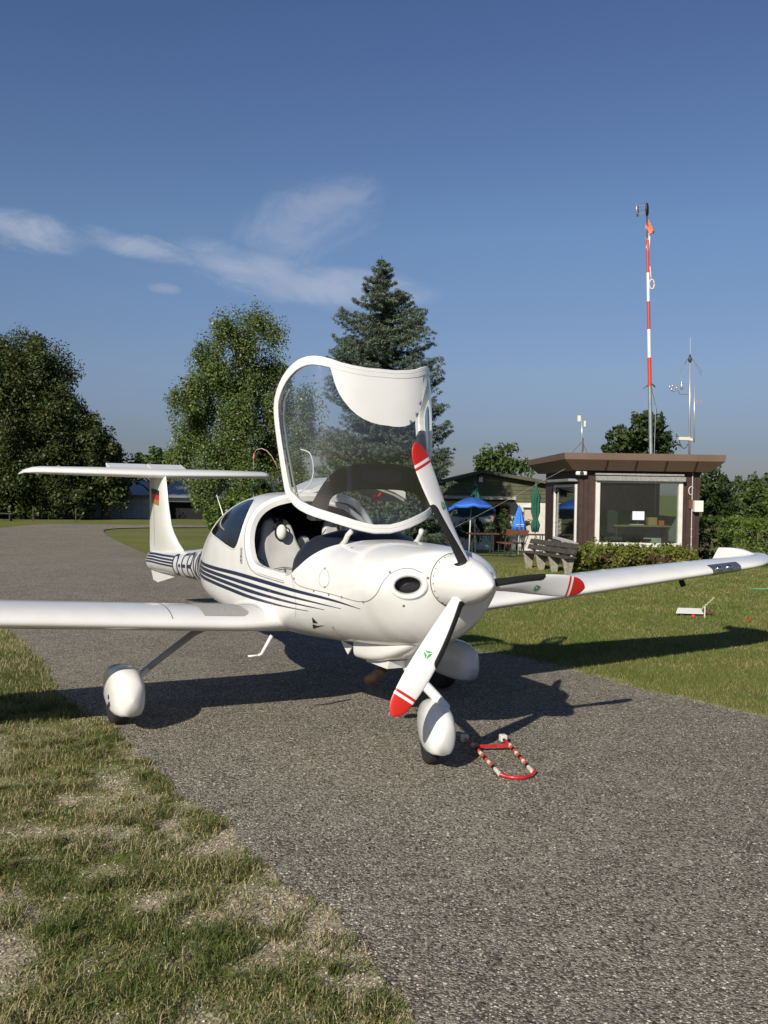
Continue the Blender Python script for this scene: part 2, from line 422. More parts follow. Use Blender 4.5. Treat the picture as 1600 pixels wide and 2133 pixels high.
# asphalt: weathered, with worn light and dark stones showing
m = bpy.data.materials.new('old_asphalt'); m.use_nodes = True; t = m.node_tree; bs = t.nodes['Principled BSDF']; bs.inputs['Roughness'].default_value = .85; bs.inputs['Specular IOR Level'].default_value = .2
g = N(t, 'ShaderNodeTexCoord')
base = mixc(t, smooth(t, nz(.55, 5), .3, .7), (.315, .285, .222), (.255, .230, .178))
base = mixc(t, smooth(t, nz(3.0, 6), .42, .72), base, (.195, .172, .130))
base = mixc(t, math_node(t, 'MULTIPLY', smooth(t, nz(.30, 4), .48, .66), .6), base, (.37, .325, .24))
base = mixc(t, math_node(t, 'MULTIPLY', smooth(t, nz(.85, 5), .56, .74), .42), base, (.135, .125, .105))
base = mixc(t, math_node(t, 'MULTIPLY', math_node(t, 'LESS_THAN', vo(1.3).outputs['Distance'], .06), .35), base, (.06, .055, .05))
v1 = vo(95); vc = N(t, 'ShaderNodeSeparateColor'); L(t, v1.outputs['Color'], vc.inputs[0])
cell = mixc(t, smooth(t, vc.outputs[0], .05, .95), mixc(t, .72, base, (.0, .0, .0)), mixc(t, .45, base, (.55, .50, .42)))
base2 = mixc(t, .85, base, cell)
pick = math_node(t, 'MULTIPLY', math_node(t, 'GREATER_THAN', vc.outputs[1], .915), math_node(t, 'LESS_THAN', v1.outputs['Distance'], .42))
base3 = mixc(t, pick, base2, (.74, .69, .59))
v2_ = vo(42); vd = N(t, 'ShaderNodeSeparateColor'); L(t, v2_.outputs['Color'], vd.inputs[0])
pick2 = math_node(t, 'MULTIPLY', math_node(t, 'GREATER_THAN', vd.outputs[1], .95), math_node(t, 'LESS_THAN', v2_.outputs['Distance'], .34))
base3 = mixc(t, pick2, base3, (.80, .75, .64))
pick3 = math_node(t, 'MULTIPLY', math_node(t, 'LESS_THAN', vd.outputs[0], .09), math_node(t, 'LESS_THAN', v2_.outputs['Distance'], .34))
base3 = mixc(t, pick3, base3, (.05, .042, .036))
L(t, base3, bs.inputs['Base Color'])
bp = N(t, 'ShaderNodeBump'); bp.inputs['Strength'].default_value = 1.0; bp.inputs['Distance'].default_value = .012
hgt = math_node(t, 'ADD', math_node(t, 'MULTIPLY', v1.outputs['Distance'], -.8), math_node(t, 'ADD', math_node(t, 'MULTIPLY', vc.outputs[2], .45), nz(160, 3)))
L(t, hgt, bp.inputs['Height']); L(t, bp.outputs[0], bs.inputs['Normal'])
v2, f2 = cdt([tuple(p) for p in A2], 1.1, resamp=False)
zz = tz(v2[:, 0], v2[:, 1]) + .004 + np.clip(v2[:, 1] - 16, 0, 30) * .0012
tag(mesh_np('taxiway', np.column_stack([v2, zz]), f2, m), kind='structure')

# ------------------------------------------------------------------ grass blades
def inside_asp(P): return in_poly(P, A2)
def blades(name, P, h, w, lean, mat_, label, segs=2, seed=3):
    r = np.random.default_rng(seed); n = len(P); a = r.random(n) * 2 * PI; b = a + (r.random(n) - .5) * 1.5 + PI / 2
    z0 = tz(P[:, 0], P[:, 1]); base = np.column_stack([P, z0]); side = np.column_stack([np.cos(a), np.sin(a), 0 * a]) * (w / 2)[:, None]
    ln = np.column_stack([np.cos(b), np.sin(b), 0 * a]) * (h * lean)[:, None]; up = np.column_stack([0 * a, 0 * a, h])
    if segs == 1:
        V = np.stack([base - side, base + side, base + up + ln], 1).reshape(-1, 3); i = np.arange(n)[:, None] * 3; F = [np.concatenate([i, i + 1, i + 2], 1)]
    else:
        mid = base + up * .6 + ln * .35; tip = base + up * (1 - .3 * lean)[:, None] + ln
        V = np.stack([base - side, base + side, mid + side * .7, mid - side * .7, tip], 1).reshape(-1, 3); i = np.arange(n)[:, None] * 5
        F = [np.concatenate([i, i + 1, i + 2, i + 3], 1), np.concatenate([i + 3, i + 2, i + 4], 1)]
    o = mesh_np(name, V, F, mat_); tag(o, label, 'grass', kind='stuff'); return o
def grass_mat(name, c1, c2, dry, lo=.84):
    m = bpy.data.materials.new(name); m.use_nodes = True; t = m.node_tree; b = t.nodes['Principled BSDF']; out = t.nodes['Material Output']
    g = N(t, 'ShaderNodeNewGeometry'); tcn = N(t, 'ShaderNodeTexCoord'); no = N(t, 'ShaderNodeTexNoise'); no.inputs['Scale'].default_value = 1.3; no.inputs['Detail'].default_value = 4; L(t, tcn.outputs['Object'], no.inputs['Vector'])
    c = mixc(t, g.outputs['Random Per Island'], c1, c2)
    f = math_node(t, 'ADD', math_node(t, 'MULTIPLY', no.outputs[0], 1.1), math_node(t, 'MULTIPLY', g.outputs['Random Per Island'], .55))
    c = mixc(t, smooth(t, f, lo, lo + .18), c, dry)
    L(t, c, b.inputs['Base Color']); b.inputs['Roughness'].default_value = .6; b.inputs['Specular IOR Level'].default_value = .25
    tr = N(t, 'ShaderNodeBsdfTranslucent'); L(t, c, tr.inputs[0]); mx = N(t, 'ShaderNodeMixShader'); mx.inputs[0].default_value = .3
    L(t, b.outputs[0], mx.inputs[1]); L(t, tr.outputs[0], mx.inputs[2]); L(t, mx.outputs[0], out.inputs[0]); return m
gm_l = grass_mat('verge_grass', (.080, .125, .026), (.165, .19, .050), (.44, .37, .20), .80)
gm_r = grass_mat('lawn_grass', (.11, .165, .034), (.195, .23, .058), (.34, .30, .12))
def scatter(n, x0, x1, y0, y1, seed):
    r = np.random.default_rng(seed); return np.column_stack([r.uniform(x0, x1, n), r.uniform(y0, y1, n)])
def edge_keep(P, m_=.05):
    Pj = P.copy(); return ~inside_asp(Pj) 
# left verge, near
P = scatter(900000, -4.4, .6, 2.0, 9.5, 11)
vis = (P[:, 0] > -.44 * P[:, 1] - .25) & (P[:, 0] < 1.9 - .5 * P[:, 1] + .6)
P = P[vis]; bb_ = bare_at(P[:, 0], P[:, 1]); r_ = np.random.default_rng(4)
dens = np.clip((1 - bb_) ** 1.5, .075, 1) * .78 * (.30 + .70 * (vnoise(P[:, 0], P[:, 1], .12, 21, 2) > .42)) * np.clip(7.5 / P[:, 1], .55, 1.3) * .62
P = P[r_.random(len(P)) < dens]; P = P[edge_keep(P)]
if len(P) > 230000: P = P[:230000]
cl_ = vnoise(P[:, 0], P[:, 1], .25, 31, 2); r_ = np.random.default_rng(5)
h = (.009 + .022 * r_.random(len(P)) ** 1.3) * (.55 + .95 * cl_); tall = r_.random(len(P)) < .012; h[tall] *= 2.0
blades('verge_grass', P, h, .0028 + .0028 * r_.random(len(P)), .5 + 1.1 * r_.random(len(P)), gm_l, 'worn patchy verge grass left of the taxiway', 2, 6)
# tufts on the verge
tc_ = scatter(760, -3.6, .45, 2.2, 7.5, 71); tc_ = tc_[(tc_[:, 0] > -.44 * tc_[:, 1] - .1)]; tc_ = tc_[~inside_asp(tc_)]
tp_ = []; r_ = np.random.default_rng(72)
for c in tc_: 
    k = r_.integers(50, 170); rr = .015 + .05 * r_.random(); tp_.append(c + r_.normal(0, rr, (k, 2)))
tp_ = np.concatenate(tp_); tp_ = tp_[~inside_asp(tp_)]
blades('grass_tuft', tp_, .03 + .05 * r_.random(len(tp_)) ** 1.4, .003 + .002 * r_.random(len(tp_)), .4 + .9 * r_.random(len(tp_)), gm_l, 'coarse grass tufts standing in the worn verge', 2, 8)
# verge farther left
P = scatter(200000, -9, -1.6, 7.5, 20, 12); P = P[(P[:, 0] > -.45 * P[:, 1] - .3)]; P = P[edge_keep(P)]
r_ = np.random.default_rng(13); blades('mown_grass', P, .025 + .035 * r_.random(len(P)), .006 + .004 * r_.random(len(P)), .3 + .7 * r_.random(len(P)), gm_l, 'mown grass beyond the left wheel', 1, 14)
# lawn on the right
P = scatter(420000, .3, 10.5, 6.6, 24, 15); r_ = np.random.default_rng(16)
P = P[(P[:, 0] < .46 * P[:, 1] + .3) & (r_.random(len(P)) < np.clip(11 / P[:, 1], .35, 1))]; P = P[edge_keep(P)]
r_ = np.random.default_rng(17); k = .6 + .8 * vnoise(P[:, 0], P[:, 1], .7, 41, 3)
blades('lawn', P, (.018 + .028 * r_.random(len(P))) * k, (.004 + .0035 * r_.random(len(P))) * np.clip(P[:, 1] / 10, .8, 2), .3 + .8 * r_.random(len(P)), gm_r, 'sunny mown lawn right of the taxiway', 1, 18)
# loose stones along the asphalt edge and in the bare patches
r_ = np.random.default_rng(91); P = np.concatenate([scatter(230000, -4.0, 1.3, 1.9, 8.0, 92), scatter(60000, .6, 5.5, 6.2, 11.5, 93)])
sd_ = np.full(len(P), 9.)
for s0 in range(0, len(P), 5000): sd_[s0:s0 + 5000] = np.sqrt(((P[s0:s0 + 5000, None] - seg[None, ::2]) ** 2).sum(-1)).min(1)
ins_ = inside_asp(P)
prob = np.where(ins_, 0, np.clip(bare_at(P[:, 0], P[:, 1]) * .55, 0, .55)) + np.clip(1 - sd_ / .16, 0, 1) * .45 + .004
P = P[(r_.random(len(P)) < prob) & (P[:, 0] > -.44 * P[:, 1] - .1)]
Q_ = scatter(34000, -2.6, 3.6, 1.9, 8.2, 94); Q_ = Q_[inside_asp(Q_)]; P = np.concatenate([P[:60000], Q_]); n = len(P); s_ = .0022 + .0060 * r_.random(n) ** 2.6; s_[-len(Q_):] *= .85
O = np.array([(1, 0, 0), (0, 1, 0), (-1, 0, 0), (0, -1, 0), (.2, .1, .62), (0, 0, -.3)]); ang = r_.random(n) * 6.28; sx_ = .7 + .6 * r_.random(n)
X_ = O[None, :, 0] * sx_[:, None]; Y_ = O[None, :, 1] + 0 * X_; ca, sa_ = np.cos(ang)[:, None], np.sin(ang)[:, None]
V = np.stack([P[:, :1] + s_[:, None] * (X_ * ca - Y_ * sa_), P[:, 1:] + s_[:, None] * (X_ * sa_ + Y_ * ca), s_[:, None] * (O[None, :, 2] + .25) + .002 + 0 * X_], -1).reshape(-1, 3)
T_ = np.array([(0, 1, 4), (1, 2, 4), (2, 3, 4), (3, 0, 4), (1, 0, 5), (2, 1, 5), (3, 2, 5), (0, 3, 5)]); F = (np.arange(n)[:, None, None] * 6 + T_[None]).reshape(-1, 3)
m = bpy.data.materials.new('loose_stone'); m.use_nodes = True; t = m.node_tree; gg = N(t, 'ShaderNodeNewGeometry')
L(t, mixc(t, gg.outputs['Random Per Island'], (.14, .115, .085), (.58, .52, .42)), t.nodes['Principled BSDF'].inputs['Base Color']); t.nodes['Principled BSDF'].inputs['Roughness'].default_value = .85
tag(mesh_np('gravel', V, F, m, smooth_=False), 'loose pale gravel along the edge of the asphalt', 'gravel', kind='stuff')
# daisies
r_ = np.random.default_rng(19); P = scatter(2600, 2.5, 10, 11.5, 20, 20); dn = vnoise(P[:, 0], P[:, 1], 1.5, 51, 2); P = P[(P[:, 0] < .45 * P[:, 1]) & (P[:, 0] > .18 * P[:, 1]) & (dn > .48)]
b = MB()
for p in P[:520]:
    z = float(tz(*p)) + .035 + .04 * r_.random(); s_ = .008 + .008 * r_.random()
    b.add([(p[0] + s_ * math.cos(a_), p[1] + s_ * math.sin(a_), z + .3 * s_ * math.cos(a_ + 2)) for a_ in np.linspace(0, 2 * PI, 7)[:-1]], [tuple(range(6))])
tag(b.build('daisies', mat('petal_white', (.75, .74, .68), rough=.7)), 'scattered small white daisies in the lawn under the right wing', 'flowers', kind='stuff')

# ------------------------------------------------------------------ trees
bark = mat('bark', (.075, .06, .045), rough=.9, var=.5, vscale=8, bump=.6, bscale=12)
birch_bark = mat('birch_bark', (.42, .40, .36), rough=.8, var=.75, vscale=5)
def leaf_cloud(C, S, n, size, seed, up=.3, asp=.55):
    """leaves around clump centres C (k,3) with spreads S (k,3); n leaves per clump"""
    r = np.random.default_rng(seed); k = len(C)
    c = np.repeat(C, n, 0); s = np.repeat(S, n, 0); d = r.normal(0, 1, (k * n, 3)); d /= np.linalg.norm(d, axis=1)[:, None]
    p = c + d * s * (r.random((k * n, 1)) ** .45)
    nn = d * .7 + r.normal(0, .6, d.shape); nn[:, 2] += up; nn /= np.linalg.norm(nn, axis=1)[:, None]
    t = np.cross(nn, r.normal(0, 1, d.shape)); t /= np.linalg.norm(t, axis=1)[:, None]; b = np.cross(nn, t)
    z = size * (.6 + .8 * r.random((k * n, 1)))
    V = np.stack([p - t * z, p - b * z * asp, p + t * z, p + b * z * asp], 1).reshape(-1, 3)
    i = np.arange(k * n)[:, None] * 4; return V, np.concatenate([i, i + 1, i + 2, i + 3], 1)
def join(L_):
    V = []; F = []; o = 0
    for v, f in L_: V.append(v); F.append(f + o); o += len(v)
    return np.concatenate(V), np.concatenate(F)
def broad_tree(name, label, blobs, base, mat_, leaf=.07, clumps=26, per=70, cs=.42, seed=1, trunk_r=.22, drop=1., barkm=None, group=None, trunk_label=None, shell=.75, cat='tree', trunk_top=None, n_limb=9):
    r = np.random.default_rng(seed); root = empty(name, base, label=label, cat=cat, group=group); B = np.array(base)
    Cs = []; Ss = []
    for x, y, z, rr in blobs:
        k = max(3, int(clumps * (rr / 1.5) ** 2)); d = r.normal(0, 1, (k, 3)); d /= np.linalg.norm(d, axis=1)[:, None]
        rad = rr * (shell + (1 - shell) * r.random((k, 1))) * (.86 + .28 * r.random((k, 1))); rad[r.random(k) < .3] *= .55
        Cs.append(np.array([x, y, z]) + d * rad - B); q = cs * (.55 + .8 * r.random((k, 1))); Ss.append(np.concatenate([q, q, q * drop], 1))
    C = np.concatenate(Cs); S = np.concatenate(Ss); C = np.where((C[:, 2:3] < .3), np.column_stack([C[:, :2], np.abs(C[:, 2]) + .3]), C)
    V, F = leaf_cloud(C, S, per, leaf, seed + 100)
    mesh_np('crown', V, F, mat_, root, False)
    b = MB(); top = trunk_top or max(z + rr * .3 for x, y, z, rr in blobs) - base[2]
    wob = lambda u: Vector((.25 * math.sin(u * 5 + seed) * u, .25 * math.cos(u * 4) * u, 0))
    b.tube([Vector((0, 0, -.2)), Vector((0, 0, .0))] + [Vector((0, 0, top * u)) + wob(u) for u in (.15, .35, .55, .75, .95)], [trunk_r * 1.5, trunk_r * 1.2] + [trunk_r * k for k in (1, .8, .6, .38, .12)], n=9)
    bl = sorted(blobs, key=lambda q: -q[3])[:n_limb]
    for j, (x, y, z, rr) in enumerate(bl):
        e = Vector((x, y, z)) - Vector(base); h0 = max(.2, min(top * .8, e.z * .55)); s_ = Vector((0, 0, h0)) + wob(h0 / top)
        mdl = s_.lerp(e, .5) + Vector((0, 0, .25)); b.tube([s_, mdl, e, e + (e - mdl) * .5], [trunk_r * .5, trunk_r * .33, trunk_r * .18, .02], n=6)
    b.build('trunk', barkm or bark, root, True); return root
def px_blobs(L_, Y, jit=.8, seed=1):
    r = random.Random(seed); out = []
    for px, py, rp in L_:
        yy = Y + r.uniform(-jit, jit); p = at(px, py, yy); out.append((p.x, p.y, p.z, rp * Y / FPX))
    return out
lm_chest = leaf_mat('chestnut_leaves', (.034, .056, .015), (.075, .095, .026), (.14, .08, .03), sub=.2)
lm_birch = leaf_mat('birch_leaves', (.085, .135, .036), (.165, .21, .066), (.25, .25, .11), sub=.3, rough=.38)
lm_dark = leaf_mat('dark_leaves', (.028, .050, .014), (.055, .085, .024), sub=.25)
lm_mid = leaf_mat('mid_leaves', (.050, .085, .020), (.10, .14, .035), sub=.3)
lm_lite = leaf_mat('light_leaves', (.085, .15, .020), (.16, .22, .040), sub=.35)
lm_yel = leaf_mat('yellow_green_leaves', (.12, .17, .025), (.22, .22, .05), (.30, .22, .06), sub=.35)
lm_spruce = leaf_mat('blue_spruce_needles', (.060, .092, .056), (.155, .195, .135), sub=.12, rough=.6)
lm_far = leaf_mat('distant_leaves', (.05, .075, .045), (.08, .11, .06), sub=.2)

p = at(60, 1085, 44)
broad_tree('chestnut_tree', 'huge dark dense tree at the left edge of the picture', px_blobs([(-170, 840, 200), (-20, 790, 105), (40, 775, 88), (85, 780, 65), (20, 900, 140), (105, 880, 80), (150, 925, 75), (150, 1000, 70), (60, 1000, 85), (-60, 980, 120), (-190, 1000, 110), (110, 1050, 32), (60, 1052, 36), (150, 1042, 34), (0, 1050, 40)], 58, 1.5), on(at(50, 1085, 58).x, 58.5), lm_chest, leaf=.092, clumps=26, per=190, cs=.78, seed=3, trunk_r=.45)
broad_tree('chestnut_tree', 'dark tree with a lower rounded crown, right neighbour of the huge dark tree', px_blobs([(205, 905, 38), (225, 940, 36), (205, 985, 55), (235, 1000, 36), (180, 1030, 38), (238, 1035, 28)], 59, 1.), on(at(215, 1085, 59).x, 59.5), lm_chest, leaf=.11, clumps=27, per=130, cs=.62, seed=5, trunk_r=.25)
broad_tree('birch_tree', 'tall airy birch with a pale trunk and drooping twigs behind the tail', px_blobs([(470, 690, 30), (535, 680, 34), (575, 700, 22), (505, 720, 40), (430, 745, 34), (450, 790, 45), (510, 800, 60), (570, 775, 38), (400, 810, 28), (365, 838, 22), (420, 860, 50), (500, 880, 62), (575, 860, 55), (640, 850, 30), (635, 910, 36), (400, 920, 48), (470, 950, 62), (560, 945, 58), (375, 965, 38), (430, 1010, 45), (520, 1010, 50), (610, 985, 40)], 38, 1.4), on(at(500, 1095, 38).x, 38.5), lm_birch, leaf=.054, clumps=125, per=105, cs=.37, seed=8, trunk_r=.16, drop=2.0, barkm=birch_bark, shell=.35)
broad_tree('leafy_tree', 'round dark green tree rising behind the brown hut', px_blobs([(1335, 900, 45), (1300, 915, 32), (1375, 912, 30), (1350, 885, 25), (1290, 935, 30), (1390, 940, 22), (1335, 950, 50)], 36, .6), on(at(1335, 1100, 36).x, 36.5), lm_dark, leaf=.10, clumps=70, per=60, cs=.30, seed=12, trunk_r=.16)
broad_tree('leafy_tree', 'small loose tree standing behind the green gabled clubhouse', px_blobs([(1010, 965, 26), (1040, 955, 24), (1060, 940, 14), (1030, 975, 30), (1080, 975, 22), (1000, 985, 20)], 50, .8), on(at(1035, 1100, 50).x, 51), lm_mid, leaf=.13, clumps=60, per=45, cs=.42, seed=14, trunk_r=.14, shell=.5)
broad_tree('leafy_tree', 'distant low green tree in the gap left of the birch', px_blobs([(300, 965, 22), (330, 955, 22), (350, 975, 30), (290, 985, 18), (270, 1000, 18)], 62, 1), on(at(320, 1090, 62).x, 63), lm_mid, leaf=.16, clumps=50, per=50, cs=.45, seed=15, trunk_r=.15)
broad_tree('leafy_tree', 'dark bushy tree just right of the brown hut', px_blobs([(1475, 1010, 35), (1465, 1045, 35), (1500, 1050, 38), (1490, 995, 20), (1450, 1010, 30), (1525, 1062, 25)], 33, .6), on(at(1480, 1100, 33).x, 33.5), lm_dark, leaf=.08, clumps=75, per=60, cs=.26, seed=16, trunk_r=.12)
broad_tree('leafy_tree', 'green shrub tree at the right edge behind the clipped hedge', px_blobs([(1560, 1035, 35), (1600, 1030, 40), (1540, 1055, 28), (1575, 1065, 30), (1620, 1060, 40), (1565, 1010, 14)], 35, .6), on(at(1585, 1100, 35).x, 35.5), lm_mid, leaf=.08, clumps=75, per=60, cs=.26, seed=17, trunk_r=.10)
for i, (px, py, rp, Y) in enumerate([(1541, 1004, 9, 160), (1583, 1006, 10, 170), (1562, 1010, 7, 175), (1600, 1002, 9, 150), (1525, 1013, 6, 200)]):
    labs = ['distant round tree left of its companions beyond the hedge', 'distant tree, second from the right edge, on the far fields', 'tiny low distant tree between two rounder ones', 'distant tree cut by the right edge of the picture', 'smallest distant tree nearest the hut on the horizon']
    broad_tree('distant_tree', labs[i], px_blobs([(px, py, rp), (px + rp * .7, py + 5, rp * .8), (px - rp * .6, py + 5, rp * .7)], Y, 1, i), on(at(px, 1040, Y).x, Y), lm_far, leaf=.35, clumps=4, per=40, cs=.8, seed=20 + i, trunk_r=.2, group='trees on the far fields', n_limb=3)
def shrub(label, blobs, mat_, seed, leaf=.05, per=60, clumps=80, cs=.2, group=None, name='shrub'):
    bx = sum(b[0] for b in blobs) / len(blobs); by = sum(b[1] for b in blobs) / len(blobs)
    return broad_tree(name, label, blobs, on(bx, by), mat_, leaf=leaf, clumps=clumps, per=per, cs=cs, seed=seed, trunk_r=.03, cat='shrub', n_limb=5, group=group, shell=.7)
shrub('bright green rounded bush behind the rear cabin window', px_blobs([(455, 1070, 32), (490, 1060, 35), (445, 1090, 24), (530, 1055, 35), (480, 1090, 28)], 28, .4), lm_lite, 31, leaf=.045, per=75, clumps=150, cs=.16)
shrub('dark dense shrubbery behind the cockpit', px_blobs([(560, 1030, 45), (610, 1040, 45), (655, 1060, 42), (590, 1075, 35), (640, 1085, 35), (700, 1085, 34)], 34, .6), lm_dark, 32, leaf=.06, per=65, clumps=95, cs=.22)
shrub('grey-green low shrubs seen through the windscreen', px_blobs([(740, 1085, 32), (790, 1090, 32), (840, 1085, 34), (885, 1100, 30), (860, 1060, 26)], 31, .5), lm_mid, 33, leaf=.055, per=60, clumps=95, cs=.2)
shrub('dark leafy bed under the open blue parasol', px_blobs([(925, 1105, 26), (955, 1100, 28), (990, 1098, 26), (1020, 1100, 22), (1050, 1098, 18)], 34.5, .4), lm_dark, 34, leaf=.05, per=60, clumps=110, cs=.18)
shrub('green bush with tall stems in front of the clubhouse door', px_blobs([(1045, 1085, 14), (1050, 1070, 8), (1030, 1095, 14), (1075, 1092, 14), (1095, 1090, 10), (1050, 1100, 18)], 36, .3), lm_mid, 35, leaf=.05, per=45, clumps=150, cs=.14)
def hedge(name, label, x0, x1, y0, y1, h, mat_, seed, leaf=.035, dens=520, wob=.10, stem=True):
    r = np.random.default_rng(seed); root = empty(name, on((x0 + x1) / 2, (y0 + y1) / 2), label=label, cat='hedge'); C = []
    def add(k, f): C.append(np.array([f() for _ in range(int(k))]))
    area_f = (x1 - x0) * h; area_t = (x1 - x0) * (y1 - y0); area_s = (y1 - y0) * h; q = 26
    add(area_f * q, lambda: (r.uniform(x0, x1), y0, r.uniform(.05, h))); add(area_t * q, lambda: (r.uniform(x0, x1), r.uniform(y0, y1), h))
    add(area_s * q, lambda: (x0, r.uniform(y0, y1), r.uniform(.05, h))); add(area_s * q, lambda: (x1, r.uniform(y0, y1), r.uniform(.05, h)))
    add(area_f * q * .6, lambda: (r.uniform(x0, x1), (y0 + y1) / 2, r.uniform(.1, h * .9)))
    C = np.concatenate(C); n_ = vnoise(C[:, 0] + C[:, 2] * .7, C[:, 1] + C[:, 2], .6, seed, 2)[:, None] - .5
    C = C + np.column_stack([0 * n_[:, 0], -n_[:, 0] * wob * 2, n_[:, 0] * wob * 1.6]) + r.normal(0, .03, C.shape)
    zb = tz(C[:, 0], C[:, 1]); C = C - np.array([root.location.x, root.location.y, root.location.z]); C[:, 2] += zb
    S = np.full((len(C), 3), .13) * (.6 + .8 * r.random((len(C), 1))); V, F = leaf_cloud(C, S, max(10, int(dens / 26)), leaf, seed)
    mesh_np('foliage', V, F, mat_, root, False)
    b = MB(); 
    for k in range(int((x1 - x0) / .35)):
        x = x0 + .15 + .35 * k - root.location.x; b.tube([(x, 0, -.05), (x + .05, .03, h * .4), (x - .04, -.02, h * .85)], [.02, .014, .006], n=5)
    b.build('stems', bark, root, True); return root
hedge('low_hedge', 'low yellow-green clipped hedge in front of the hut window', at(1200, 1150, 20.6).x, at(1440, 1150, 20.6).x, 20.2, 21.5, .56, lm_yel, 41, leaf=.04, dens=900, wob=.16)
hedge('tall_hedge', 'tall dark clipped hedge to the right of the hut', at(1455, 1100, 27).x, at(1760, 1100, 27).x, 26.5, 28.6, 1.25, lm_mid, 42, leaf=.045, dens=560, wob=.15)
hedge('tall_hedge', 'second rank of hedge, brighter on top, at the right edge', at(1545, 1100, 24.6).x, at(1760, 1100, 24.6).x, 24.2, 26.0, 1.25, lm_lite, 43, leaf=.04, dens=560, wob=.2)
# blue spruce
def spruce():
    Y = 31.; base = on(at(800, 1130, Y).x, Y); top = at(795, 532, Y); H = top.z - base[2]; r = np.random.default_rng(55)
    root = empty('spruce_tree', base, label='tall blue-green spruce with layered branches right behind the open canopy', cat='tree')
    Cc = []; Ss = []; b = MB()
    b.tube([(0, 0, -.2), (0, 0, H * .5), (top.x - base[0], 0, H)], [.19, .12, .015], n=8)
    prof = [(0, .03), (.05, .30), (.11, .66), (.2, 1.3), (.28, 1.70), (.42, 1.9), (.55, 2.05), (.7, 2.2), (.85, 2.25), (1.0, 2.0)]
    for i in range(330):
        f = .015 + .975 * ((i + r.random()) / 330) ** .80; z = H * (1 - f); Rm = np.interp(f, [p[0] for p in prof], [p[1] for p in prof]) * (.72 + .42 * r.random()); a = r.random() * 2 * PI
        cx = (top.x - base[0]) * (1 - f); droop = -.10 - .22 * f; n = max(3, int(Rm / .11))
        pts = []
        for j in range(n + 1):
            u = j / n; rr = Rm * u; zz = z + droop * Rm * u * (1.3 - u) + .22 * Rm * u ** 3; pts.append((cx + math.cos(a) * rr, math.sin(a) * rr, zz))
        b.tube([pts[0], pts[n // 2], pts[-1]], [.022, .014, .005], n=4, caps=False)
        for j in range(1, n + 1):
            u = j / n; side = .34 * Rm * (1 - .75 * abs(u - .55)) * (.5 + .5 * u)
            for q in range(4):
                sgn = (q - 1.5) / 1.5; o = side * sgn * (.6 + .5 * r.random()); px_, py_, pz_ = pts[j]
                Cc.append((px_ - math.sin(a) * o + r.normal(0, .02), py_ + math.cos(a) * o + r.normal(0, .02), pz_ - abs(o) * .12 + r.normal(0, .02))); Ss.append((.085, .085, .05))
    Cc = np.array(Cc); Ss = np.array(Ss) * (.8 + .5 * r.random((len(Cc), 1)))
    V, F = leaf_cloud(Cc, Ss, 22, .062, 77, up=.4, asp=.16); mesh_np('crown', V, F, lm_spruce, root, False)
    b.build('trunk', bark, root, True)
spruce()

# ------------------------------------------------------------------ buildings
brown = mat('dark_brown_boards', (.050, .024, .018), rough=.6, var=.35, vscale=5, bump=.3, bscale=40)
fascia = mat('brown_fascia', (.165, .108, .082), rough=.5, var=.12, vscale=1.5)
wframe = mat('white_window_frame', (.66, .65, .61), rough=.5, var=.1)
alum = mat('weathered_aluminium', (.36, .35, .34), rough=.5, metal=.3, var=.3, vscale=20)
winglass = glass_mat('window_glass', (.78, .84, .80), refl=.065, rough=.01, fres=.9, pale_film=.008)
wall_w = mat('white_render', (.60, .58, .52), rough=.9, var=.12)
olive = mat('olive_cladding', (.095, .10, .052), rough=.8, var=.25, vscale=3)
wood_old = mat('grey_weathered_wood', (.062, .055, .048), rough=.9, var=.45, vscale=12, bump=.4)
concrete = mat('lichen_concrete', (.34, .32, .25), rough=.95, var=.35, vscale=14, bump=.3)
orange_w = mat('varnished_wood', (.20, .075, .035), rough=.45, var=.3, vscale=10)
tabletop = mat('table_wood', (.11, .055, .035), rough=.5, var=.3, vscale=10)
darkgreen_m = mat('green_steel', (.02, .045, .03), rough=.5)
paper = mat('paper', (.66, .72, .74), rough=.8)
office_dark = mat('office_dark', (.03, .03, .035), rough=.7)
office_wall = mat('office_wall', (.50, .52, .49), rough=.9, var=.2)
desk_m = mat('desk_wood', (.25, .19, .12), rough=.5)
def wall_panel(b, x0, x1, z0, z1, y, th, openings):
    """wall in the xz plane with rectangular openings, built from butted boxes"""
    xsx = sorted({x0, x1, *[o[0] for o in openings], *[o[1] for o in openings]})
    for i in range(len(xsx) - 1):
        a, c = xsx[i], xsx[i + 1]; cuts = [(o[2], o[3]) for o in openings if o[0] <= a + 1e-6 and o[1] >= c - 1e-6]; z = z0
        for lo, hi in sorted(cuts):
            if lo > z: b.box(((a + c) / 2, y, (z + lo) / 2), (c - a, th, lo - z))
            z = hi
        if z1 > z: b.box(((a + c) / 2, y, (z + z1) / 2), (c - a, th, z1 - z))
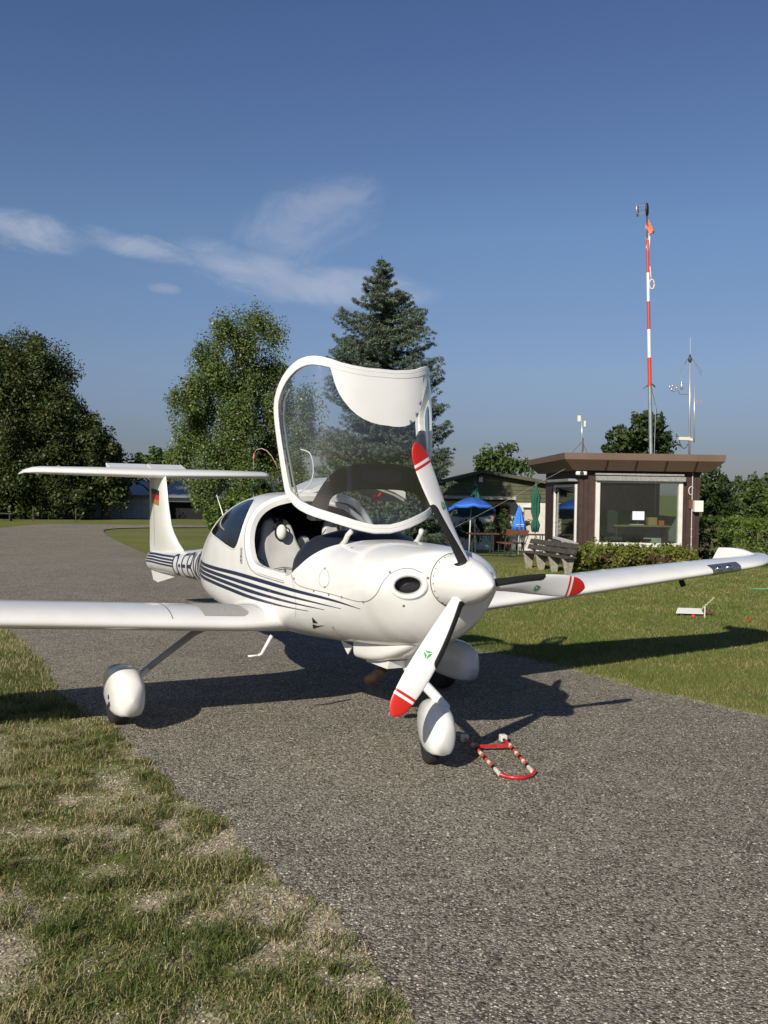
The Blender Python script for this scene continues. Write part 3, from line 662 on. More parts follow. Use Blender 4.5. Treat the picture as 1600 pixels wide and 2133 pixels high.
# the hut with the big windows
HX0, HX1, HY0, HY1 = 4.78, 7.73, 22.0, 26.6
hz = float(tz(6, 22)); hut = empty('airfield_office', ((HX0 + HX1) / 2, HY0, hz), label='small dark brown hut with big white-framed windows and a flared brown roof', cat='hut')
ox, oy = hut.location.x, hut.location.y
def hutmesh(b): 
    b.v = [(v[0] - ox, v[1] - oy, v[2] - hz) for v in b.v]; return b
W1 = (5.17, 7.30, .53, 2.20)
b = MB(); wall_panel(b, HX0, HX1, hz - .3, 2.62, HY0 + .05, .1, [(W1[0] + .06, W1[1] - .06, W1[2] + .06, W1[3] - .06)])
hutmesh(b).build('front_wall', brown, hut)
b = MB(); S1 = (HY0 + .25, HY0 + 3.1, .55, 2.05)
for a_, c_, z0_, z1_ in ((HY0 + .1, S1[0] + .05, hz - .3, 2.62), (S1[1] - .05, HY1, hz - .3, 2.62), (S1[0] + .05, S1[1] - .05, hz - .3, S1[2] + .05), (S1[0] + .05, S1[1] - .05, S1[3] - .05, 2.62)):
    b.box((HX0 + .05, (a_ + c_) / 2, (z0_ + z1_) / 2), (.1, c_ - a_, z1_ - z0_))
hutmesh(b).build('side_wall', brown, hut)
b = MB(); 
for a_, c_, z0_, z1_ in ((HY0 + .1, HY0 + 1.0, hz - .3, 2.62), (HY0 + 3.2, HY1, hz - .3, 2.62), (HY0 + 1.0, HY0 + 3.2, hz - .3, 1.25), (HY0 + 1.0, HY0 + 3.2, 2.15, 2.62)): b.box((HX1 - .05, (a_ + c_) / 2, (z0_ + z1_) / 2), (.1, c_ - a_, z1_ - z0_))  # gap in the right wall is added to let daylight inside
b.box(((HX0 + HX1) / 2, HY1 - .05, (2.62 + hz - .3) / 2), (HX1 - HX0 - .2, .1, 2.92 - hz)); hutmesh(b).build('rear_walls', brown, hut)
for xl_ in (np.arange(HX0 + .1, W1[0] - .05, .125), np.arange(W1[1] + .1, HX1, .125)):
    b = MB()
    for x in xl_: b.box((x, HY0 - .0015, (2.6 + hz) / 2), (.010, .004, 2.6 - hz))
    hutmesh(b).build('board_gaps', mat('gap_dark', (.018, .010, .008), rough=.9), hut)
def frame(x0, x1, z0, z1, y, w, th, m, parent, name='window_frame', rot=False, X=0):
    b = MB()
    for c, d in (((x0 + w / 2, (z0 + z1) / 2), (w, z1 - z0)), ((x1 - w / 2, (z0 + z1) / 2), (w, z1 - z0)), (((x0 + x1) / 2, z0 + w / 2), (x1 - x0 - 2 * w, w)), (((x0 + x1) / 2, z1 - w / 2), (x1 - x0 - 2 * w, w))):
        if rot: b.box((X, c[0], c[1]), (th, d[0], d[1]))
        else: b.box((c[0], y, c[1]), (d[0], th, d[1]))
    return hutmesh(b).build(name, m, parent, bevel=.006)
fr = frame(W1[0], W1[1], W1[2], W1[3], HY0 - .02, .105, .10, wframe, hut)
b = MB(); b.box(((W1[0] + W1[1]) / 2, HY0 + .02, (W1[2] + W1[3]) / 2), (W1[1] - W1[0] - .2, .008, W1[3] - W1[2] - .2)); hutmesh(b).build('window_pane', winglass, fr)
b = MB(); b.box(((W1[0] + W1[1]) / 2 + .01, HY0 - .09, 2.20), (2.19, .14, .115)); hutmesh(b).build('shutter_box', alum, fr, bevel=.01)
b = MB(); b.box(((W1[0] + W1[1]) / 2 - .02, HY0 - .10, 2.30), (2.16, .12, .05)); hutmesh(b).build('awning_rail', alum, fr, bevel=.01)
b = MB(); b.box((6.24, HY0 + .005, 1.30), (.29, .004, .21)); hutmesh(b).build('notice_paper', paper, fr)
fr2 = frame(S1[0], S1[1], S1[2], S1[3], 0, .075, .06, wframe, hut, rot=True, X=HX0 - .02)
b = MB(); b.box((HX0 + .02, (S1[0] + S1[1]) / 2, (S1[2] + S1[3]) / 2), (.008, S1[1] - S1[0] - .19, S1[3] - S1[2] - .19)); hutmesh(b).build('window_pane', winglass, fr2)
b = MB(); b.box((HX0 - .12, (S1[0] + S1[1]) / 2, 2.15), (.24, 3.0, .07)); hutmesh(b).build('awning_rail', alum, fr2, bevel=.01)
b = MB(); b.box((HX0 - .05, (S1[0] + S1[1]) / 2, S1[2] - .04), (.14, 2.9, .04)); hutmesh(b).build('window_sill', wood_old, fr2, bevel=.005)
# flared roof edge
b = MB(); o_ = .48; i_ = .12
def roof_ring(e, z): return [(HX0 - e, HY0 - e, z), (HX1 + e * .95, HY0 - e, z), (HX1 + e * .95, HY1 + e, z), (HX0 - e, HY1 + e, z)]
b.loft([roof_ring(.20, 2.385), roof_ring(.46, 2.64), roof_ring(.475, 2.80), roof_ring(.43, 2.80), roof_ring(.42, 2.76)])
hutmesh(b).build('roof', fascia, hut, bevel=.006)
for x in (5.35, 6.06, 6.78, 7.5):
    b = MB(); b.bar((x, HY0 - .225, 2.392), (x, HY0 - .468, 2.632), .035, .004); hutmesh(b).build('roof_joint', mat('joint_dark', (.05, .03, .022), rough=.8), hut)
# inside
b = MB(); b.box(((HX0 + HX1) / 2, (HY0 + HY1) / 2, .06), (HX1 - HX0 - .2, HY1 - HY0 - .2, .06)); hutmesh(b).build('floor', office_dark, hut)
b = MB(); b.box(((HX0 + HX1) / 2, HY1 - .13, 1.3), (HX1 - HX0 - .25, .04, 2.5)); hutmesh(b).build('inner_wall', office_wall, hut)
b = MB()
for a_, c_, z0_, z1_ in ((HY0 + .2, HY0 + 1.0, .1, 2.45), (HY0 + 3.2, HY1 - .2, .1, 2.45), (HY0 + 1.0, HY0 + 3.2, .1, 1.25), (HY0 + 1.0, HY0 + 3.2, 2.15, 2.45)): b.box((HX1 - .12, (a_ + c_) / 2, (z0_ + z1_) / 2), (.03, c_ - a_, z1_ - z0_))
hutmesh(b).build('inner_wall', office_wall, hut)
b = MB(); b.box(((HX0 + HX1) / 2, (HY0 + HY1) / 2, 2.5), (HX1 - HX0 - .2, HY1 - HY0 - .2, .06)); hutmesh(b).build('ceiling', office_wall, hut)
for x, z, w, h_ in ((5.5, 1.75, .55, .5), (5.45, 1.2, .5, .4), (6.4, 1.7, .3, .3), (7.3, 1.5, .3, .35)):
    b = MB(); b.box((x, HY1 - .16, z), (w, .01, h_)); hutmesh(b).build('wall_chart', paper, hut)
ds = empty('desk', (6.55, HY0 + 1.0, hz), label='wooden office desk behind the big front window', cat='desk')
b = MB(); b.box((0, 0, 1.02 - hz), (1.45, .6, .04)); b.build('desk_top', desk_m, ds, bevel=.005)
for sx in (-.65, .65): MB().box((sx, 0, .51 - hz / 2), (.04, .55, .98 - hz)).build('desk_leg', office_dark, ds)
MB().box((.4, .2, .55), (.45, .04, .6)).build('back_board', office_wall, ds)
o = MB().box((0, 0, .10), (.22, .2, .2)).build('file_box', mat('card_yellow', (.38, .26, .11), rough=.8), None, bevel=.004); o.location = (6.85, HY0 + .95, 1.04); tag(o, 'yellow-brown open box standing on the desk in the window', 'box')
o = MB().box((0, 0, .06), (.14, .1, .12)).build('file_box', mat('card_orange', (.55, .12, .03), rough=.7), None, bevel=.004); o.location = (7.12, HY0 + 1.05, 1.04); tag(o, 'orange box at the right end of the desk in the window', 'box')
o = MB().box((0, 0, .012), (.32, .22, .02)).build('paper_stack', paper, None, bevel=.002); o.location = (6.45, HY0 + .9, 1.04); tag(o, 'flat pile of white papers on the desk in the window', 'papers')
mo = empty('monitor', (6.55, HY0 + 1.15, 1.04), label='dark computer monitor on the desk in the window', cat='monitor'); MB().box((0, 0, .24), (.40, .03, .26)).build('screen', office_dark, mo, bevel=.006); MB().box((0, 0, .05), (.06, .05, .1)).build('stand', office_dark, mo)
oc = empty('office_chair', (5.75, HY0 + .9, hz), label='black office chair behind the left part of the front window', cat='chair')
b = MB(); b.prism([(-.22, .85), (.20, .85), (.24, 1.38), (.10, 1.45), (-.12, 1.42), (-.2, 1.2)], -.04, .05); b.build('backrest', office_dark, oc, bevel=.03)
MB().box((0, -.2, .72), (.5, .48, .1)).build('seat', office_dark, oc, bevel=.03)
MB().tube([(0, -.2, .1), (0, -.2, .68)], .03).build('stem', office_dark, oc)
b = MB()
for k in range(5): b.bar((0, -.2, .12), (.28 * math.cos(k * 1.257), -.2 + .28 * math.sin(k * 1.257), .05), .04)
b.build('star_base', office_dark, oc)
# things fixed to the hut
b = MB(); b.box((7.66, HY0 - .10, 1.555), (.215, .16, .275)); o = hutmesh(b).build('junction_box', mat('box_white', (.68, .68, .63), rough=.5), hut, bevel=.008)
b = MB(); b.box((7.50, HY0 - .02, 1.60), (.10, .05, .22)); hutmesh(b).build('junction_box', mat('box_brown', (.12, .045, .035), rough=.6), hut, bevel=.006)
b = MB(); b.tube([(7.535, HY0 - .03, 2.38), (7.535, HY0 - .03, 1.2), (7.54, HY0 - .03, .45)], .012, n=6)
for z in (1.0, .8, .62): b.box((7.535, HY0 - .03, z), (.04, .02, .015))
hutmesh(b).build('cable_conduit', mat('cable_white', (.5, .48, .42), rough=.5), hut)
b = MB(); b.tube([(7.535 + .0 + .06 * math.cos(a_) * 1.0 - .03, HY0 - .035, 1.93 + .10 * math.sin(a_)) for a_ in np.linspace(.6, 5.4, 14)], .014, n=6); hutmesh(b).build('cable_loop', mat('cable_white', (.5, .48, .42)), hut, True)
b = MB(); b.box((4.79, HY0 - .12, 2.315), (.27, .12, .10)); sp_ = hutmesh(b).build('loudspeaker', mat('box_white', (.68, .68, .63)), hut, bevel=.03)
b = MB(); b.lathe([(.0, 0), (.05, 0), (.05, .012), (0, .012)], (4.79, HY0 - .195, 2.315), 14, 'y'); hutmesh(b).build('speaker_mouth', office_dark, sp_)

# clubhouse with the olive gable
cY = 40.; cz = float(tz(at(1000, 1100, cY).x, cY)); X = lambda px: at(px, 1030, cY).x; Z = lambda px, py: at(px, py, cY).z
ch = empty('clubhouse', (X(1003), cY, cz), label='low clubhouse with olive green gable, white wall and brown door behind the parasols', cat='building')
def chm(b): b.v = [(v[0] - ch.location.x, v[1] - cY, v[2] - cz) for v in b.v]; return b
zl = Z(1000, 1044)
b = MB(); wall_panel(b, X(880), X(1150), cz - .2, zl, cY, .2, [(X(1031), X(1059), cz - .2, Z(1040, 1055)), (X(1091), X(1122), Z(1100, 1112), Z(1100, 1056))]); chm(b).build('wall', wall_w, ch)
gab = [(X(870), zl), (X(1165), zl), (X(1165), Z(1160, 1009)), (X(1003), Z(1003, 984)), (X(870), Z(870, 1012))]
b = MB(); b.prism(gab, cY - .16, cY + .1); chm(b).build('gable', olive, ch)
b = MB()
for k, py in enumerate((1036, 1028, 1020, 1012, 1004)):
    xl = X(885) if py > 1005 else X(925); xr = X(1150) if py > 1005 else X(1100); b.box(((xl + xr) / 2, cY - .164, Z(1000, py)), (xr - xl, .01, .012))
chm(b).build('board_gaps', mat('olive_dark', (.022, .026, .012), rough=.9), ch)
b = MB()
for (xa, za, xb, zb) in ((X(855), Z(860, 1015), X(1003), Z(1003, 979)), (X(1003), Z(1003, 979), X(1180), Z(1170, 1009))):
    b.add([(xa, cY - .55, za), (xb, cY - .55, zb), (xb, cY + 12, zb), (xa, cY + 12, za), (xa, cY - .55, za - .14), (xb, cY - .55, zb - .14), (xb, cY + 12, zb - .14), (xa, cY + 12, za - .14)], [(0, 1, 2, 3), (7, 6, 5, 4), (0, 4, 5, 1), (1, 5, 6, 2), (2, 6, 7, 3), (3, 7, 4, 0)])
chm(b).build('roof', mat('roof_moss', (.085, .085, .065), rough=.9, var=.4, vscale=2), ch)
b = MB(); b.box((X(990), cY - .75, Z(990, 1036)), (X(1066) - X(912), .9, .06)); b.box((X(990), cY - 1.2, Z(990, 1036)), (X(1066) - X(912), .04, .13)); chm(b).build('awning', mat('awning_cream', (.40, .37, .30), rough=.7), ch)
b = MB(); x0, x1, zt_ = X(1030), X(1060), Z(1040, 1053)
b.box((x0, cY - .12, (cz + zt_) / 2), (.09, .1, zt_ - cz)); b.box((x1, cY - .12, (cz + zt_) / 2), (.09, .1, zt_ - cz)); b.box(((x0 + x1) / 2, cY - .12, zt_), (x1 - x0 - .09, .1, .09)); b.box(((x0 + x1) / 2 - .02, cY - .1, (cz + zt_) / 2 - .03), (.07, .08, zt_ - cz - .1))
dr = chm(b).build('door_frame', mat('red_brown_wood', (.22, .06, .03), rough=.6), ch)
b = MB(); b.box(((x0 + x1) / 2, cY + .02, (cz + zt_) / 2), (x1 - x0, .03, zt_ - cz)); chm(b).build('door_glass', mat('dark_glass', (.012, .014, .014), rough=.08), dr)
b = MB(); b.box(((X(1091) + X(1122)) / 2, cY + .03, (Z(1100, 1112) + Z(1100, 1056)) / 2), (X(1122) - X(1091), .04, 1.2)); wf = chm(b).build('window_shutter', mat('shutter_pink', (.50, .40, .34), rough=.7), ch)
b = MB(); b.box(((X(1089) + X(1124)) / 2, cY - .12, Z(1100, 1055)), (X(1124) - X(1089), .08, .08)); chm(b).build('shutter_box', mat('box_white', (.68, .68, .63)), wf)
b = MB(); b.box((X(1000), cY - .21, Z(1000, 999)), (.17, .09, .22)); al = chm(b).build('alarm_box', mat('box_white', (.68, .68, .63)), ch, bevel=.01)
b = MB(); b.box((X(1000), cY - .21, Z(1000, 991.5)), (.11, .08, .09)); chm(b).build('alarm_lamp', redh, al, bevel=.02)
b = MB(); b.tube([(X(1078), cY - .12, Z(1078, 1062)), (X(1078), cY - .25, Z(1078, 1056))], .02); b.box((X(1078), cY - .27, Z(1078, 1064)), (.1, .1, .2)); chm(b).build('wall_lamp', darkgreen_m, ch, bevel=.01)

# hangar far left
hY = 63.; hzz = float(tz(-20, hY)); XH = lambda px: at(px, 1050, hY).x; ZH = lambda py: at(300, py, hY).z
hg = empty('hangar', (XH(310), hY, hzz), label='long low white hangar with an open doorway painted black for shade and blue-grey roof behind the tail', cat='building')
def hgm(b): b.v = [(v[0] - hg.location.x, v[1] - hY, v[2] - hzz) for v in b.v]; return b
b = MB(); wall_panel(b, XH(150), XH(560), hzz - .3, ZH(1030), hY, .3, [(XH(352), XH(470), hzz - .3, ZH(1044))]); hgm(b).build('wall', mat('hangar_white', (.50, .51, .52), rough=.8, var=.1), hg)
b = MB()
for px in range(165, 350, 22): b.box((XH(px), hY - .153, (ZH(1030) + hzz) / 2), (.03, .01, ZH(1030) - hzz))
b.box((XH(255), hY - .153, ZH(1050)), (XH(350) - XH(165), .01, .03)); hgm(b).build('panel_joint', mat('joint_grey', (.3, .3, .3)), hg)
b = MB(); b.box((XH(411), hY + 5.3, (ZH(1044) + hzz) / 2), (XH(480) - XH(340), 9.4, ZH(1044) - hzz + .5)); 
hgm(b).build('doorway', mat('doorway_shade_black', (.004, .004, .005), rough=.9), hg)  # solid black box, paints the unlit interior behind the opening
b = MB(); b.add([(XH(140), hY - .6, ZH(1031)), (XH(570), hY - .6, ZH(1031)), (XH(570), hY + 9, ZH(1006) + .25), (XH(140), hY + 9, ZH(1006) + .25), (XH(140), hY - .6, ZH(1031) - .15), (XH(570), hY - .6, ZH(1031) - .15), (XH(570), hY + 9, ZH(1006) + .1), (XH(140), hY + 9, ZH(1006) + .1)], [(0, 1, 2, 3), (7, 6, 5, 4), (0, 4, 5, 1), (1, 5, 6, 2), (2, 6, 7, 3), (3, 7, 4, 0)])
hgm(b).build('roof', mat('roof_blue_grey', (.13, .15, .20), rough=.5, var=.25, vscale=.6), hg)
b = MB(); b.box((0, 0, .6), (.8, .3, 1.3)); o = b.build('shed_wall', mat('sandy_wall', (.50, .42, .27), rough=.9, var=.3, vscale=2), None, bevel=.02); o.location = on(at(177, 1070, 61).x, 61); tag(o, 'sandy coloured wall stub lit by the sun between the dark trees', 'wall')
# parked car in the shade
cr = empty('parked_car', on(at(148, 1070, 61).x, 61), R(8), label='silver-grey car parked in deep shade under the huge tree', cat='car')
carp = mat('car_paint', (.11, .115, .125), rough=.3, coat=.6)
body = []
for y, hw, z0, z1 in ((-2.0, .74, .35, .70), (-1.9, .82, .25, .88), (-1.0, .86, .22, .93), (0, .87, .22, .95), (1.2, .87, .22, .93), (1.9, .82, .25, .80), (2.05, .74, .35, .65)):
    body.append([(-hw, y, z0 + .05), (-hw * .96, y, z0), (hw * .96, y, z0), (hw, y, z0 + .05), (hw, y, z1 - .1), (hw * .93, y, z1), (-hw * .93, y, z1), (-hw, y, z1 - .1)])
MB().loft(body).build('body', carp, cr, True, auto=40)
gh = []
for y, hw, z1 in ((-1.75, .70, .93), (-1.2, .62, 1.33), (-.5, .62, 1.40), (.3, .61, 1.37), (1.0, .70, .95)): gh.append([(-hw - .05, y, .9), (hw + .05, y, .9), (hw, y, z1), (-hw, y, z1)])
MB().loft(gh).build('windows', mat('car_glass', (.02, .025, .03), rough=.06), cr, True, auto=30)
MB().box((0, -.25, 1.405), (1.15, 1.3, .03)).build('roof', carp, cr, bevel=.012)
for x in (-.76, .76):
    for y in (-1.3, 1.3):
        w = MB().lathe([(.12, -.09), (.31, -.09), (.32, 0), (.31, .09), (.12, .09)], (0, 0, 0), 20, 'x'); w.v = [(v[0] + x, v[1] + y, v[2] + .32) for v in w.v]; w.build('wheel', black, cr, True, auto=40)
for x in (-.68, .68): MB().box((x, -1.93, .72), (.2, .06, .12)).build('tail_light', redh, cr, bevel=.01)
MB().box((0, -1.93, .62), (.5, .03, .11)).build('number_plate', paper, cr)
for px, hh, lb in ((69, .85, 'thin dark post at the lawn edge under the huge tree'), (158, .8, 'thin dark post in front of the parked car')):
    b = MB(); b.tube([(0, 0, 0), (0, 0, hh), (0, 0, hh + .02)], [.035, .035, .01], n=8); b.box((0, 0, hh * .8), (.09, .09, .05)); o = b.build('marker_post', mat('post_dark', (.06, .05, .045), rough=.8), None); o.location = on(at(px, 1078, 52).x, 52); tag(o, lb, 'post')
bn = empty('picnic_bench', on(at(4, 1070, 52).x, 52), label='low grey bench on the far lawn at the left edge', cat='bench'); MB().box((0, 0, .44), (1.4, .35, .05)).build('seat', wood_old, bn)
for sx in (-.5, .5): MB().box((sx, 0, .21), (.06, .3, .42)).build('leg', wood_old, bn)
#   x,     zt,   zb,   w,    zc,  nt,  nb
FT=[(-.470,1.412,1.115,.150,1.262,2.0,2.0),
(-.475,1.428,1.095,.168,1.262,2.0,2.0),
(-.485,1.434,1.05,.215,1.26,2.0,2.0),
(-.505,1.440,.985,.275,1.25,2.1,1.95),
(-.535,1.446,.925,.335,1.235,2.2,1.9),
(-.580,1.450,.87,.39,1.215,2.25,1.9),
(-.65,1.454,.825,.435,1.19,2.3,1.95),
(-.80,1.460,.775,.475,1.17,2.35,2.0),
(-1.05,1.465,.74,.515,1.13,2.4,2.2),
(-1.35,1.462,.72,.55,1.11,2.4,2.4),
(-1.60,1.52,.705,.575,1.10,2.5,2.7),
(-1.90,1.635,.685,.595,1.09,2.7,2.9),
(-2.25,1.735,.675,.610,1.09,2.9,3.0),
(-2.60,1.785,.675,.618,1.09,3.0,3.1),
(-3.00,1.790,.69,.618,1.09,2.9,3.1),
(-3.35,1.750,.705,.612,1.08,2.8,3.5),
(-3.70,1.665,.73,.585,1.05,2.6,3.3),
(-4.10,1.52,.755,.490,1.02,2.4,2.9),
(-4.50,1.36,.77,.335,1.00,2.2,2.2),
(-4.90,1.24,.775,.25,.98,2.1,2.1),
(-5.40,1.150,.765,.205,.95,2.0,2.0),
(-6.10,1.073,.75,.17,.91,2.0,2.0),
(-6.80,1.02,.735,.145,.88,2.0,2.0),
(-7.40,.975,.72,.115,.85,2.0,2.0),
(-7.80,.945,.715,.06,.83,2.0,2.0),
(-7.86,.93,.73,.02,.83,2.0,2.0)]
FA=np.array(FT)
def _herm(x):
    xs=-FA[:,0]; t=np.clip(-x,xs[0],xs[-1])
    # monotone-ish cubic hermite (finite-difference tangents)
    V=FA[:,1:]; d=np.diff(V,axis=0)/np.diff(xs)[:,None]
    m=np.zeros_like(V); m[1:-1]=(d[:-1]*np.diff(xs)[1:,None]+d[1:]*np.diff(xs)[:-1,None])/(np.diff(xs)[1:]+np.diff(xs)[:-1])[:,None]
    m[0]=d[0]; m[-1]=d[-1]
    s=np.sign(d); 
    for i in range(1,len(m)-1):
        bad=(s[i-1]*s[i]<=0); m[i][bad]=0
        lim=3*np.minimum(abs(d[i-1]),abs(d[i])); m[i]=np.clip(m[i],-lim,lim)
    i=np.clip(np.searchsorted(xs,t)-1,0,len(xs)-2)
    h=xs[i+1]-xs[i]; u=(t-xs[i])/h
    u=u[...,None];h=h[...,None]
    return (2*u**3-3*u**2+1)*V[i]+(u**3-2*u**2+u)*h*m[i]+(-2*u**3+3*u**2)*V[i+1]+(u**3-u**2)*h*m[i+1]
def fus(x,ph):
    x=np.asarray(x,float);ph=np.asarray(ph,float); x,ph=np.broadcast_arrays(x,ph)
    P=_herm(x); zt,zb,w,zc,nt,nb=[P[...,k] for k in range(6)]
    s,c=np.sin(ph),np.cos(ph); top=c>=0
    n=np.where(top,nt,nb)
    y=w*np.sign(s)*np.abs(s)**(2/n); z=zc+np.where(top,zt-zc,zc-zb)*np.sign(c)*np.abs(c)**(2/n)
    # cowl pods
    py,pz=.285,1.225
    k=np.clip((-x-.48)/.10,0,1); k=k*k*(3-2*k); kk=np.clip(1-(-x-.6)/.75,0,1); kk=kk*kk*(3-2*kk)
    am=k*kk
    sy=np.sign(y); dy=np.abs(y)-.43; dz=z-pz
    g=np.exp(-(dy/.17)**2-(dz/.13)**2)*am
    r=np.hypot(y,z-1.2)+1e-9
    y=y+g*.035*y/r; z=z+g*.035*(z-1.2)/r*0.6
    return np.stack([x+0*y,y,z],-1)
# ------------------------------------------------------------------ the aircraft (x forward, y to its left, z up; origin under the spinner tip)
PSI = R(-60.846)
white = mat('white_gelcoat', (.74, .74, .72), rough=.24, coat=.5, var=.05, vscale=5)
white2 = mat('white_paint_prop', (.74, .74, .74), rough=.35, var=.03)
cream = mat('cream_white', (.78, .76, .68), rough=.4)
navy = mat('navy_vinyl', (.012, .02, .055), rough=.35)
black = mat('black_rubber', (.012, .012, .013), rough=.6, var=.3, vscale=30)
tyre_m = mat('tyre_rubber', (.022, .022, .022), rough=.8, var=.4, vscale=20, bump=.2)
blackpl = mat('black_plastic', (.012, .013, .016), rough=.45)
dark = mat('dark_lining', (.02, .021, .025), rough=.8)
seat_m = mat('grey_fabric', (.50, .50, .48), rough=.85, var=.12, vscale=8, bump=.15, bscale=400)
seat_d = mat('dark_seam', (.10, .10, .10), rough=.85)
beige = mat('beige_trim', (.40, .38, .33), rough=.7, var=.1)
red = mat('red_paint', (.52, .018, .012), rough=.4)
redh = mat('red_handle', (.6, .02, .02), rough=.35)
green = mat('green_emblem', (.03, .33, .09), rough=.4)
greymet = mat('grey_metal', (.30, .31, .32), rough=.35, metal=.6, var=.15)
silver = mat('silver_metal', (.7, .7, .7), rough=.22, metal=1.)
rust = mat('burnt_exhaust', (.075, .048, .034), rough=.5, metal=.6, var=.5, vscale=14, bump=.2)
walk = mat('grey_antislip', (.36, .36, .34), rough=.9, var=.1, vscale=40, bump=.3, bscale=500)
seam_m = mat('panel_gap', (.16, .16, .15), rough=.8)
perspex = glass_mat('clear_perspex', (.84, .86, .87), refl=.085, rough=.028, fres=1.3, pale_film=.018)  # the pale matt film paints glare onto the canopy glass
tinted = glass_mat('tinted_perspex', (.10, .11, .16), refl=.06, rough=.02, fres=1.2)
gold = mat('flag_gold', (.28, .17, .05), rough=.5)

PL = empty('light_aircraft', (.6735, 5.2386, 0), PSI, label='white low-wing propeller aircraft parked on the taxiway with its canopy tilted open', cat='aircraft')

def fN(x, ph, e=1e-3):
    a = fus(x + e, ph) - fus(x - e, ph); b = fus(x, ph + e) - fus(x, ph - e)
    n = np.cross(a, b); n /= np.linalg.norm(n, axis=-1, keepdims=True) + 1e-12
    P = fus(x, ph); s = np.sign((n[..., 1] * P[..., 1] + n[..., 2] * (P[..., 2] - 1.1)))
    return n * s[..., None]
SPH = .6
NP = 192
phs = np.linspace(-PI, PI, NP + 1)
xs = np.concatenate([-np.array([.470, .473, .477, .482, .488, .495, .503, .512, .521, .53, .54, .55, .56, .572, .585, .60, .615, .63, .65]), np.arange(-.67, -5.0, -.03), np.arange(-5.05, -7.7, -.1), [-7.72, -7.76, -7.80, -7.83, -7.86]])
half = [(-1.36, 0), (-1.40, -.3), (-1.44, -.5), (-1.475, -.68), (-1.537, -.99), (-1.61, -1.24), (-1.685, -1.375), (-1.705, -1.415), (-1.74, -1.45), (-1.82, -1.465), (-2.05, -1.485), (-2.28, -1.495), (-2.42, -1.47), (-2.50, -1.37), (-2.56, -1.22), (-2.60, -1.0), (-2.60, -.77), (-2.56, -.54), (-2.50, -.3), (-2.47, 0)]
OPEN = half + [(x, -p) for x, p in half[-2:0:-1]]
OPEN = [tuple(p) for p in chaikin(OPEN, 1)]
RW = [(-3.66, -1.06), (-3.645, -.96), (-3.60, -.83), (-3.52, -.70), (-3.34, -.61), (-3.17, -.55), (-3.02, -.51), (-2.93, -.53), (-2.84, -.66), (-2.75, -.88), (-2.715, -1.10), (-2.73, -1.30), (-2.79, -1.385), (-2.87, -1.39), (-3.12, -1.335), (-3.46, -1.20)]
RW = [tuple(p) for p in chaikin(RW, 1)]
RWL = [(x, -p) for x, p in RW][::-1]
scl = lambda Pn: [(p[0], p[1] * SPH) for p in Pn]
def surf_grid(off=0., i_lo=0, i_hi=None, block=(-1.2, -3.95, 1.68), holes=(OPEN, RW, RWL), inlets=True):
    ii = len(xs) if i_hi is None else i_hi
    X, PH = np.meshgrid(xs[i_lo:ii], phs[:-1], indexing='ij')
    V = fus(X, PH) - fN(X, PH) * off if off else fus(X, PH)
    n = NP; m = X.shape[0]
    xi = xs[i_lo:ii]
    a = int(np.argmin(abs(xi - block[0]))); b = int(np.argmin(abs(xi - block[1])))
    c = int(np.argmin(abs(phs + block[2]))); d = NP - c
    Fq = []
    for i in range(m - 1):
        for k in range(n):
            if a <= i < b and c <= k < d: continue
            Fq.append((i * n + k, i * n + (k + 1) % n, (i + 1) * n + (k + 1) % n, (i + 1) * n + k))
    Fq = np.array(Fq)
    Vf = V.reshape(-1, 3)
    if inlets:
        ce = Vf[Fq].mean(1); keep = np.ones(len(Fq), bool)
        for s in (-1, 1):
            r = ce - np.array([INX, s * INY, INZ]); bb = r @ np.array([s * INA[1] * -1, INA[0], 0]) * 1.0
            bb = r[:, 0] * (s * INA[1]) * -1 + r[:, 1] * INA[0] * 1
            keep &= ~(((bb / .100) ** 2 + (r[:, 2] / .070) ** 2 < 1) & (ce[:, 0] > -.68) & (s * ce[:, 1] > 0))
        Fq = Fq[keep]
    bd = [(xi[i], phs[c]) for i in range(a, b)] + [(xi[b], phs[k]) for k in range(c, d)] + [(xi[i], phs[d]) for i in range(b, a, -1)] + [(xi[a], phs[k]) for k in range(d, c, -1)]
    gx, gp = np.meshgrid(xi[a + 1:b], phs[c + 1:d], indexing='ij')
    pts = np.stack([gx.ravel(), gp.ravel() * SPH], 1)
    v2, f2 = cdt(scl(bd), .02, [scl(h) for h in holes], pts=pts, resamp=False)
    P3 = fus(v2[:, 0], v2[:, 1] / SPH)
    if off: P3 = P3 - fN(v2[:, 0], v2[:, 1] / SPH) * off
    nV = len(Vf)
    return np.concatenate([Vf, P3]), [Fq, f2 + nV]
INX, INY, INZ = -.525, .294, 1.226
_l = math.hypot(.9, .40); INA = (.9 / _l, .40 / _l)      # the inlet faces forward and a little outward
def finish(o, merge=1e-4):
    bm = bmesh.new(); bm.from_mesh(o.data)
    bmesh.ops.remove_doubles(bm, verts=bm.verts, dist=merge)
    bmesh.ops.recalc_face_normals(bm, faces=bm.faces)
    bm.to_mesh(o.data); bm.free(); o.data.update(); return o
V, F = surf_grid()
fuselage = finish(mesh_np('fuselage', V, F, white, PL))
# inner lining of the cabin
i0 = int(np.argmin(abs(xs + 1.2))); i1 = int(np.argmin(abs(xs + 3.95))) + 1
xs_keep = xs.copy()
V, F = surf_grid(off=.022, i_lo=i0, i_hi=i1, inlets=False)
finish(mesh_np('cabin_lining', V, F, dark, PL))
# closed skin used for laying markings on
Xc, Pc = np.meshgrid(xs, phs, indexing='ij'); Vc = fus(Xc, Pc).reshape(-1, 3); w_ = NP + 1
Fc = [(i * w_ + k, i * w_ + k + 1, (i + 1) * w_ + k + 1, (i + 1) * w_ + k) for i in range(len(xs) - 1) for k in range(NP)]
SKIN = BVHTree.FromPolygons([Vector(v) for v in Vc.tolist()], Fc)

